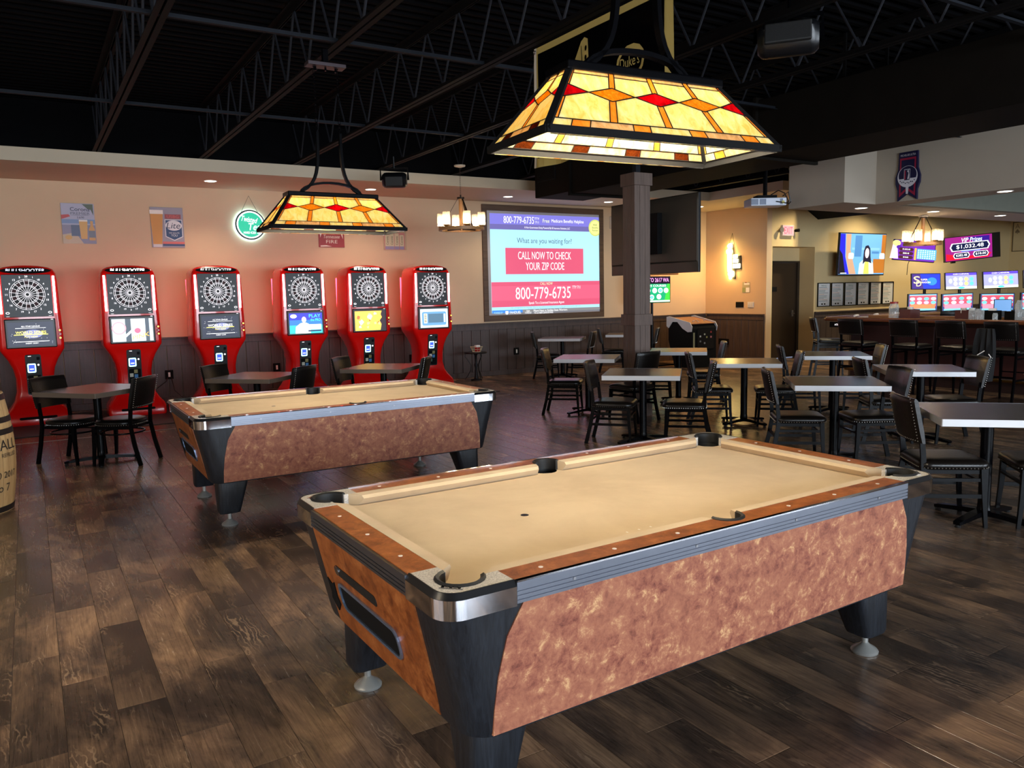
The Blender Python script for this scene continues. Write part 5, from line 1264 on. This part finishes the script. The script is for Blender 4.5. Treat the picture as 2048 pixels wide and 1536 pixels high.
plate('black control panel on the end wall left of the light switches', 'wall panel', (XE-.001, 12.17, 1.23), .22, .12, matte_black, 'x', 0)
plate('white three-gang light switch beside the hallway door', 'light switch', (XE-.001, 11.86, 1.23), .17, .12, white_cer, 'x', 3)
plate('black outlet low on the end wall wainscot', 'outlet', (XE-.032, 12.6, .40), .3, .13, matte_black, 'x', 0)
ol = ['between second and third dart machines', 'between third and fourth dart machines', 'left of the rightmost dart machine', 'below the projection screen']
for (x, lab) in zip((1.806, 3.471, 5.948, 8.186), ol):
    T = plate('black wall outlet '+lab, 'outlet', (x, YB-.032, .45), .12, .14, matte_black, 'y', 1)
    if x < 2: obj('power_cord', MB().tube([(-.02, -.01, -.03), (-.05, -.03, -.1), (-.2, -.06, -.2), (-.33, -.05, -.18)], .006, 5).tube([(.03, -.01, -.05), (.06, -.04, -.25), (.2, -.06, -.4), (.25, -.06, -.43)], .006, 5), black_plastic, T)
tag(obj('wall_speaker_box', MB().box(-.06, .06, -.08, 0, -.13, .13), white_cer, None, (10.64, YB-.002, 3.02), bevel=.008), 'small white box high on the wall right of projection screen', 'wall box')
# golf badge on the bar soffit
T = thing('golf_badge', 'dark blue ribbon badge with golf ball on the bar soffit', 'sign', (BX1-.001, 6.65, 3.10))
A0 = Art((0, 0, 0), (0, -1, 0), (0, 0, 1))
out0 = [(-.20, -.36), (0, -.26), (.20, -.36), (.20, -.2), (.245, -.1), (.25, .0), (.2, .12), (.19, .37), (-.19, .37), (-.2, .12), (-.25, .0), (-.245, -.1), (-.20, -.2)]
T.scale = (1, .74, .92)
obj('board', MB().prism(out0, lambda y, z: (-.03, -y, z), lambda y, z: (0, -y, z)), M('badge_navy', s(18, 18, 60), .4), T, bevel=.008)
A = Art((-.0302, 0, 0), (0, -1, 0), (0, 0, 1)); rd = M('badge_red', s(150, 24, 60), .45); wh = M('badge_white', s(214, 210, 220), .45); nv = MATS['badge_navy']
A.poly([(-.16, -.30), (0, -.2), (.16, -.30), (.16, .28), (-.16, .28)], rd); A.poly([(-.13, -.24), (0, -.16), (.13, -.24), (.13, .25), (-.13, .25)], nv); A.text('MICHELOB ULTRA', 0, .32, .03, wh, .3)
A.poly(circ(0, .0, .2, 30, .8), wh); A.poly(circ(0, .022, .18, 30, .74), nv); A.poly([(-.19, -.03), (.19, -.03), (.12, -.12), (.03, -.15), (.02, -.26), (-.02, -.26), (-.03, -.15), (-.12, -.12)], wh)
for k in range(9): A.poly(circ(-.14+k*.035, -.06-.03*math.sin(k*.39)-(.012 if k % 2 else 0), .01, 8), nv, d=.006)
A.rect(-.07, .05, -.06, .11, wh); A.rect(-.063, .043, -.053, .103, nv); A.rect(-.06, -.035, -.04, .09, rd); A.poly([(.0, -.04), (.02, .05), (-.01, .08), (.02, .1), (.035, .02), (.03, -.04)], wh); A.build(T)
# ================================================================== BANNER ALONG A JOIST
def banner():
    T = thing('cloth_banner', 'black cloth banner with gold border and boot hanging from the joist', 'banner', (3.56, 0, 0))
    y0, y1, z0, z1 = 3.80, 5.36, 2.585, 3.50
    def wav(y, z): return .02*math.sin(y*9)*(z1-z)+.012*math.sin(y*17+z*6)*(z1-z)
    def sheet(ya, yb, za, zb, d, n=26, m=6):
        b = MB(); vs = []
        for side in (0, 1):
            for i in range(n+1):
                for j in range(m+1):
                    y = ya+(yb-ya)*i/n; z = za+(zb-za)*j/m; vs.append((wav(y, z)+d+(.002 if side else 0), y, z))
        k = (n+1)*(m+1); fs = []
        for i in range(n):
            for j in range(m):
                a_ = i*(m+1)+j; fs += [(a_, a_+1, a_+m+2, a_+m+1), (k+a_, k+a_+m+1, k+a_+m+2, k+a_+1)]
        return b.add(vs, fs)
    gold_c = M('gold_cloth', s(168, 150, 84), .8, var=.08); bk = M('black_cloth', s(4, 4, 5), .95, spec=0)
    main = obj('cloth', sheet(y0, y1, z0, z1, 0), gold_c, T); bd = .075
    obj('black_field', sheet(y0+bd, y1-.05, z0+.07, z1-.05, -.003), bk, T)
    obj('header_tape', sheet(y1-.03, y1+.0, z0, z1, -.004, 3), M('white_tape', s(200, 192, 176), .8), T)
    def onb(poly, mat, nm, d): obj(nm, MB().add([(wav(y, z)-d, y, z) for y, z in poly], [tuple(range(len(poly)))]), mat, main)
    B = [(4.86, 2.82), (4.86, 3.26), (4.82, 3.28), (4.74, 3.39), (4.70, 3.41), (4.66, 3.39), (4.64, 3.12), (4.60, 3.0), (4.42, 2.95), (4.30, 2.92), (4.28, 2.82)]
    onb(B, gold_c, 'boot_print', .007)
    for k in range(5): onb([(4.68+.012*math.cos(t), 3.07+k*.065+.02*math.sin(t)) for t in [i*.7854 for i in range(8)]], bk, 'lace_eyelet', .009)
    onb([(4.73, 2.84), (4.71, 3.1), (4.74, 3.36), (4.735, 3.36), (4.70, 3.1), (4.72, 2.84)], bk, 'boot_seam', .009)
    ov = [(4.30+.17*math.cos(i*.4488), 3.02+.12*math.sin(i*.4488)) for i in range(14)]; onb([(4.20+(a_-4.30)*.9, b_+.09) for a_, b_ in ov], gold_c, 'name_oval', .007); onb([(4.20+(a_-4.30)*.75, 3.11+(b_-3.02)*.8) for a_, b_ in ov], bk, 'name_oval', .009)
    A = Art((-.012, 4.20, 3.12), (0, -1, 0), (0, 0, 1)); A.text("Duke's", 0, 0, .07, gold_c, .2); A.build(T)
    for z in (z0+.03, z1-.03): obj('grommet', MB().torus((0, 0, 0), .012, .004, 12, 4), steel, T, (-.01, y1-.015, z), (0, R(90), 0))
banner()

# ================================================================== BIG TELEVISION SEEN FROM BEHIND
T = thing('hanging_television', 'huge television seen from behind, hung beyond the wooden column', 'television', (7.5, 8.45, 2.335))
obj('screen_side', MB().box(.03, .07, -.90, .90, -.515, .515), black_plastic, T, bevel=.006)
def tvback():
    rs = []
    for y, d in ((-.895, .0), (-.88, .015), (-.70, .03), (-.45, .05), (-.28, .085), (.28, .085), (.45, .05), (.70, .03), (.88, .015), (.895, 0)):
        rs.append([(.03, y, -.51), (.03-d*.3, y, -.51), (.03-d*.35, y, -.38), (.03-d, y, -.36), (.03-d, y, .42), (.03-d*.4, y, .50), (.03, y, .51)])
    return MB().rings(rs)
obj('back_shell', tvback(), tv_shell, T, smooth=30)
obj('mount_plate', MB().box(-.14, -.056, -.30, .22, -.25, .30), matte_black, T, bevel=.006)
obj('mount_pole', MB().tube([(-.10, 0, .1), (-.10, 0, 1.75)], .03, 10), black_metal, T)
obj('connector_panel', MB().box(-.075, -.054, .28, .40, -.12, .10), matte_black, T)
obj('cables', MB().tube([(-.07, .36, -.10), (-.11, .38, -.2), (-.10, .34, -.32), (-.09, .2, -.42), (-.1, .05, -.3)], .009, 6).tube([(-.07, .33, -.1), (-.10, .33, -.16), (-.11, .29, -.22), (-.1, .1, -.2)], .009, 6), black_plastic, T)
# ================================================================== CHANDELIERS
frost0 = M('seeded_glass_lit', s(246, 236, 214), .3, emit=(1, .80, .52, 1), estr=1.0)
def shade_glass():
    m, nt, p, out = new_mat('seeded_glass'); nt.nodes.remove(p); v = coords(nt)
    tr = N(nt, 'ShaderNodeBsdfTransparent'); tl = N(nt, 'ShaderNodeBsdfTranslucent'); tl.inputs[0].default_value = s(255, 244, 220)
    mx = N(nt, 'ShaderNodeMixShader'); nt.links.new(ramp(nt, noise(nt, v, 60, 2), [(.4, (.45, .45, .45, 1)), (.6, (.8, .8, .8, 1))]), mx.inputs[0])
    nt.links.new(tr.outputs[0], mx.inputs[1]); nt.links.new(tl.outputs[0], mx.inputs[2]); nt.links.new(mx.outputs[0], out.inputs[0]); return m
seed = shade_glass()
def chandelier(label, loc, top, n=6, r=.31):
    T = thing('chandelier', label, 'chandelier', loc, .3, 'wheel chandeliers with glass shades')
    warm = wood_material('honey_wood_%d' % len(MATS), s(150, 100, 54), s(200, 148, 92), .45)
    rb = MB(); k = 32
    rb.rings([[(q*math.cos(2*math.pi*i/k), q*math.sin(2*math.pi*i/k), z) for i in range(k)] for q, z in ((r+.03, -.022), (r+.03, .022), (r-.02, .022), (r-.02, -.022), (r+.03, -.022))], False)
    obj('wood_ring', rb, warm, T, smooth=40)
    obj('cross_bar', MB().box(-r+.01, r-.01, -.012, .012, -.012, .012).box(-.012, .012, -r+.01, r-.01, -.012, .012), M('bronze', s(52, 38, 28), .4, .7), T)
    obj('center_post', MB().lathe([(.03, -.02), (.03, .44)], n=10), warm, T, smooth=40)
    obj('top_ring', MB().lathe([(.055, .44), (.055, .465), (.012, .47), (.012, .50)], n=14), MATS['bronze'], T)
    for i in range(3):
        a_ = i*2*math.pi/3+.3; obj('strut', MB().bar([(.045*math.cos(a_), .045*math.sin(a_), .445), ((r-.01)*math.cos(a_), (r-.01)*math.sin(a_), .02)], .022, .006), MATS['bronze'], T)
    for i in range(n):
        a_ = 2*math.pi*i/n; x, y = r*math.cos(a_), r*math.sin(a_)
        sh = obj('glass_shade', MB().lathe([(.050, .05), (.056, .055), (.056, .235)], (x, y, 0), 14, False), seed, T, smooth=40)
        obj('candle_bulb', MB().lathe([(.006, .06), (.022, .075), (.026, .10), (.014, .14), (.002, .16)], (x, y, 0), 10), E('candle_glow', (1, .80, .54, 1), 36), sh, smooth=60)
        obj('socket_cup', MB().lathe([(.02, .022), (.03, .03), (.054, .05)], (x, y, 0), 12), M('gold_cup', s(190, 150, 84), .35, .8), sh)
    ch = MB(); z = .50; i = 0
    while z < top-loc[2]-.04:
        ch.tube([(-.007, 0, z), (-.007, 0, z+.035), (.007, 0, z+.035), (.007, 0, z), (-.007, 0, z)] if i % 2 else [(0, -.007, z), (0, -.007, z+.035), (0, .007, z+.035), (0, .007, z), (0, -.007, z)], .002, 4); z += .03; i += 1
    if ch.v: obj('chain', ch, MATS['bronze'], T)
    if top > 3: obj('support_rod', MB().tube([(0, 0, top-loc[2]-.012), (0, 0, ZD-loc[2]-.001)], .012, 6), black_metal, T)
    obj('canopy', MB().lathe([(.085, top-loc[2]-.012), (.08, top-loc[2]-.03), (.02, top-loc[2]-.045)][::-1], n=16), M('canopy_cream', s(190, 176, 156), .5), T)
chandelier('wheel chandelier with glass shades left of the projection screen', (5.61, 10.5, 2.56), 3.50)
chandelier('wheel chandelier with glass shades hanging over the bar', (13.2, 7.93, 2.28), 2.769, 6, .27)
# ================================================================== SPEAKERS AND PROJECTOR
def speaker(label, loc, rot, w, r, top):
    T = thing('ceiling_speaker', label, 'speaker', loc, rot=rot)
    prof = [(r*math.cos(R(t))*(1 if t < 180 else .8), r*math.sin(R(t))*.9) for t in range(0, 360, 24)]
    rs = [[(x, p*k, q*k) for p, q in prof] for x, k in ((-w, .7), (-w+.03, .95), (-w+.06, 1), (w-.06, 1), (w-.03, .95), (w, .7))]
    obj('cabinet', MB().rings(rs), M('speaker_black', s(13, 14, 17), .35, var=.1), T, smooth=40)
    obj('grille', MB().box(-w+.05, w-.05, -r*.9-.012, -r*.9+.02, -r*.6, r*.5), M('speaker_grille', s(14, 14, 14), .6, bmp=.3, bscale=300), T, bevel=.01)
    obj('bracket', MB().bar([(-w-.02, 0, 0), (-w-.02, .0, r+.04), (w+.02, 0, r+.04), (w+.02, 0, 0)], .03, .008, up=(0, 1, 0)), black_metal, T)
    obj('hanger', MB().tube([(0, 0, r+.04), (0, 0, top)], .012, 6), black_metal, T)
    return T
speaker('black loudspeaker under the ceiling between lamp and chandelier', (4.52, 10.4, 3.20), (R(12), 0, R(-30)), .17, .12, .32)
speaker('black rounded loudspeaker high at top right among the joists', (4.85, 3.98, 3.38), (R(-14), 0, R(-52)), .21, .135, .34)
T = thing('projector', 'white projector hanging from the ceiling near the bar soffit', 'projector', (9.19, 7.90, 2.81), R(-31))
obj('case', MB().box(-.255, .255, -.17, .17, -.055, .055), M('projector_white', s(206, 212, 226), .4), T, bevel=.012)
for x0, x1 in ((-.25, -.15), (-.13, -.04), (.16, .2)): obj('vent', MB().box(x0, x1, -.174, -.171, -.04, .04), M('vent_grey', s(120, 130, 150), .5), T)
obj('lens_cap', MB().tube([(.20, -.17, -.01), (.20, -.185, -.01)], .022, 12), M('lens_yellow', s(190, 180, 90), .4), T)
obj('mount', MB().box(-.14, .14, -.1, .1, .056, .10), matte_black, T)
obj('drop_pole', MB().tube([(0, 0, .1), (0, 0, ZD-2.80-.001)], .03, 10), black_metal, T)
obj('cable', MB().tube([(.05, -.1, .1), (.15, -.12, .16), (.24, -.12, .12), (.30, -.12, .0), (.27, -.18, -.03), (.1, -.18, .0)], .008, 6).tube([(.22, -.1, .08), (.30, -.1, .14), (.34, -.1, .0), (.28, -.175, -.04)], .008, 6), black_plastic, T)
# ================================================================== GOLF GAME: MONITOR STAND AND CABINET
T = thing('golf_monitor', 'green golf monitor on two black poles behind the column', 'monitor', (11.30, 12.62, 0))
obj('monitor_body', MB().box(-.46, .43, -.04, .03, 1.32, 1.875), black_plastic, T, bevel=.006)
A = Art((0, -.0402, 1.6), (1, 0, 0), (0, 0, 1)); A.rect(-.44, .41, .13, .265, S('led_board', s(24, 10, 40), .6), 'screen_image'); A.text('TO 2617 WA', .10, .20, .085, S('led_pink', s(236, 150, 214), 1.3), .56)
A.rect(-.44, .41, -.265, .12, S('golf_green', s(20, 150, 100), 1.0), 'screen_image'); A.poly([(.25, -.26), (.41, -.26), (.41, .12), (.34, .12)], S('golf_lime', s(60, 190, 60), 1), 'screen_image'); A.text('2025 COURSES', .02, .08, .045, white_e, .56)
for x, z, c in ((-.0, .0, 0), (.16, .0, 1), (-.08, -.14, 1), (.12, -.13, 0), (-.18, .0, 1), (.32, 0, 0)):
    A.poly(circ(x-.02, z-.02, .065, 12, .85), white_e, d=.003); A.poly(circ(x-.02, z-.02, .05, 12, .75), S('crest_a' if c else 'crest_b', s(110, 220, 200) if c else s(236, 200, 210), 1), d=.0036)
A.rect(-.44, .41, -.26, -.225, S('golf_pale', s(200, 240, 200), 1.1)); A.build(T)
for x in (-.16, -.06): obj('pole', MB().tube([(x, 0, .03), (x, 0, 1.33)], .028, 8), black_metal, T)
obj('base', MB().box(-.4, .3, -.3, .3, .001, .03), black_metal, T)
obj('marquee', MB().box(-.46, .60, -.1, .04, 1.905, 1.955), M('wood_marquee', s(150, 104, 60), .5), T); obj('marquee_post', MB().box(-.12, -.10, 0, .02, 1.876, 1.904), black_metal, T)
T = thing('arcade_cabinet', 'black golf arcade cabinet with white side board before the end wall', 'arcade cabinet', (11.69, 11.55, 0))
sd = [(0, .001), (.0, .80), (.06, .88), (.62, .99), (.68, .86), (.68, .55), (.50, .001)]
obj('cabinet_body', MB().prism(sd, lambda y, z: (-.34, y, z), lambda y, z: (.34, y, z)), matte_black, T)
wv = [(-.02, .84), (.04, .925), (.64, 1.045), (.72, 1.03), (.72, .84), (.66, .80), (.55, .93), (.40, .93), (.25, .80), (.10, .73), (.0, .74)]
for x in (-.36, .345): obj('side_board', MB().prism(wv, lambda y, z: (x, y, z), lambda y, z: (x+.015, y, z)), M('arcade_white', s(206, 206, 210), .4), T)
obj('control_deck', MB().prism([(.02, .885), (.62, 1.0), (.62, 1.015), (.02, .90)], lambda y, z: (-.343, y, z), lambda y, z: (.343, y, z)), M('deck_brown', s(120, 72, 44), .4), T)
for x, y in ((-.12, .2), (-.05, .24), (.05, .26), (-.02, .15), (.22, .22)): obj('deck_button', MB().lathe([(.02, 0), (.018, .015)], (x, y, .90+(y-.02)*.19), 10), M('button_cream', s(220, 190, 160), .3), T)
cp = obj('coin_door', MB().box(-.2, .26, -.012, -.001, .38, .78), black_plastic, T)
for x, z, c in ((-.14, .62, s(200, 200, 190)), (-.02, .66, s(170, 170, 150)), (.04, .6, s(150, 150, 90)), (.16, .7, s(170, 60, 60)), (.16, .6, s(200, 120, 120)), (-.14, .52, s(120, 120, 120)), (-.02, .48, s(140, 140, 140))): obj('door_label', MB().box(x, x+.04, -.015, -.0122, z, z+.035), M('lab_%d_%d' % (c[0]*99, c[1]*99), c, .5), cp)
obj('price_strip', MB().box(-.31, -.27, -.008, -.001, .38, .72), M('strip_yellow', s(150, 146, 110), .5), T)
# ================================================================== IRON SIDE TABLE
T = thing('iron_side_table', 'small black iron side table by the wall right of the dart machines', 'side table', (7.02, 12.72, 0))
obj('table_top', MB().lathe([(.205, .50), (.21, .51), (.205, .525)], n=24), M('dark_iron', s(26, 24, 26), .45, .4), T)
obj('center_post', MB().lathe([(.10, .001), (.10, .015), (.04, .03), (.028, .12), (.02, .22), (.034, .28), (.02, .34), (.024, .46), (.05, .499)], n=12), MATS['dark_iron'], T, smooth=40)
for i in range(3):
    a_ = 2*math.pi*i/3+.5; c_, s_ = math.cos(a_), math.sin(a_)
    obj('scroll_leg', MB().tube([(r_*c_, r_*s_, z) for r_, z in ((.19, .495), (.20, .44), (.14, .36), (.09, .28), (.10, .18), (.16, .08), (.21, .012))], .008, 6), MATS['dark_iron'], T, smooth=50)
T = thing('wire_basket', 'pale wire basket with red packet on the iron side table', 'basket', (7.03, 12.70, .527))
wb_ = MB()
for z, q in ((.004, .075), (.05, .095), (.095, .115)): wb_.torus((0, 0, z), q, .004, 20, 5)
for i in range(10): a_ = 2*math.pi*i/10; wb_.tube([(.075*math.cos(a_), .075*math.sin(a_), .004), (.115*math.cos(a_), .115*math.sin(a_), .095)], .003, 4)
obj('wire_frame', wb_, M('ivory_wire', s(206, 196, 160), .4), T)
tag(obj('red_packet', MB().box(-.04, .04, -.03, .03, .0, .075), M('packet_red', s(176, 30, 34), .45), None, (7.04, 12.69, .533), (0, 0, .3), bevel=.004), 'red packet inside the wire basket', 'packet')
tag(obj('white_box', MB().box(-.045, .045, -.03, .03, .0, .04), paper, None, (7.05, 12.705, .609), (0, 0, .1), bevel=.004), 'small white box on top of the red packet', 'box')
# ================================================================== BARREL
def barrel():
    T = thing('whiskey_barrel', 'oak whiskey barrel with iron hoops at the left edge', 'barrel', (-.50, 7.28, 0))
    H_ = .92; n = 22
    def rad(z): return .285+.05*math.sin(math.pi*z/H_)
    me = MB(); w = 2*math.pi/n; g = .006; zs = [H_*i/8 for i in range(9)]; rs = []
    for z in zs:
        r = rad(z); rs.append([(r*math.cos(-w/2+g), r*math.sin(-w/2+g), z), (r*1.004, 0, z), (r*math.cos(w/2-g), r*math.sin(w/2-g), z), ((r-.025)*math.cos(w/2-g), (r-.025)*math.sin(w/2-g), z), ((r-.025)*math.cos(-w/2+g), (r-.025)*math.sin(-w/2+g), z)])
    m = me.rings(rs).mesh('stave', barrel_wood)
    for i in range(n): obj('stave', m, None, T, (0, 0, .001), (0, 0, w*i))
    for z in (.03, .20, .29, .63, .72, .89):
        hb = MB(); k = 32
        hb.rings([[(q*math.cos(2*math.pi*i/k), q*math.sin(2*math.pi*i/k), zz) for i in range(k)] for q, zz in ((rad(z-.022)+.002, z-.022), (rad(z-.022)+.006, z-.022), (rad(z+.022)+.006, z+.022), (rad(z+.022)+.002, z+.022))], False)
        if z not in (.20, .29): obj('hoop', hb, iron_hoop, T, smooth=40)
    obj('barrel_head', MB().lathe([(.262, .87), (.262, .89)], n=28), barrel_wood, T)
    ink = M('stencil_ink', s(30, 24, 22), .7)
    def sten(t, z, h, a0):
        vs, fs, tw, th = text_geo(t); k = h/th
        out = []
        for a_, b_ in vs:
            zz = z+b_*k; r = rad(zz)+.0035; an = a0+a_*k/r; out.append((r*math.cos(an), r*math.sin(an), zz))
        obj('stencil', MB().add(out, fs), ink, T)
    sten('ALL', .53, .08, R(-28)); sten('REFILLED', .45, .03, R(-28)); sten('1 10 2017', .30, .05, R(-40)); sten('No 7', .20, .06, R(-45))
barrel()
# ================================================================== RECESSED CEILING LIGHTS
can = E('downlight_lens', (1, .88, .72, 1), 5)
def downlight(x, y, z, label, power=26, col=(1, .80, .56)):
    T = thing('recessed_light', label, 'ceiling light', (x, y, z), 0, 'recessed ceiling lights')
    rg = MB(); k = 20
    rg.rings([[(q*math.cos(2*math.pi*i/k), q*math.sin(2*math.pi*i/k), zz) for i in range(k)] for q, zz in ((.085, -.0005), (.10, -.001), (.10, -.006), (.083, -.006), (.085, -.0005))], False)
    obj('trim_ring', rg, white_cer, T); obj('lens', MB().lathe([(.082, -.005), (.082, -.001)], n=20), can, T)
    l = light('recessed_lamp', 'SPOT', (0, 0, -.02), power, col, spot_size=R(120), spot_blend=.8, shadow_soft_size=.07); l.parent = T
for x, lab in zip((2.45, 4.95, 7.59, 9.9, 12.36), ('above the beer glass sign', 'right of the far lamp', 'above the projection screen\'s left corner', 'above the projection screen\'s right corner', 'in the end wall corner')):
    downlight(x, 12.38, SOF, 'recessed soffit light '+lab, 34 if x < 12 else 170, (1, .82, .60) if x < 12 else (1, .5, .13))
for x, y, lab in ((10.95, 7.57, 'nearest under the stepped corner'), (12.72, 7.48, 'above the bar chandelier'), (14.77, 7.47, 'rightmost over the bar'), (10.9, 5.47, 'under the golf badge face'), (17.5, 7.5, 'farthest over the gaming machines'), (10.9, 3.0, 'beyond the right edge')):
    downlight(x, y, BZ0, 'recessed bar soffit light '+lab, 50, (1, .84, .60))
for x, lab in ((14.3, 'hallway'), (16.4, 'television'), (19.0, 'gaming')):
    downlight(x, 10.4, 3.9, 'hanging can light near the %s wall' % lab, 260, (1, .80, .48))
    T = bpy.data.objects[[o.name for o in bpy.data.objects if o.get('label') == 'hanging can light near the %s wall' % lab][0]]
    obj('can_stem', MB().lathe([(.1, 0), (.1, .14), (.015, .15), (.015, ZD-3.9-.001)], n=14), black_metal, T)
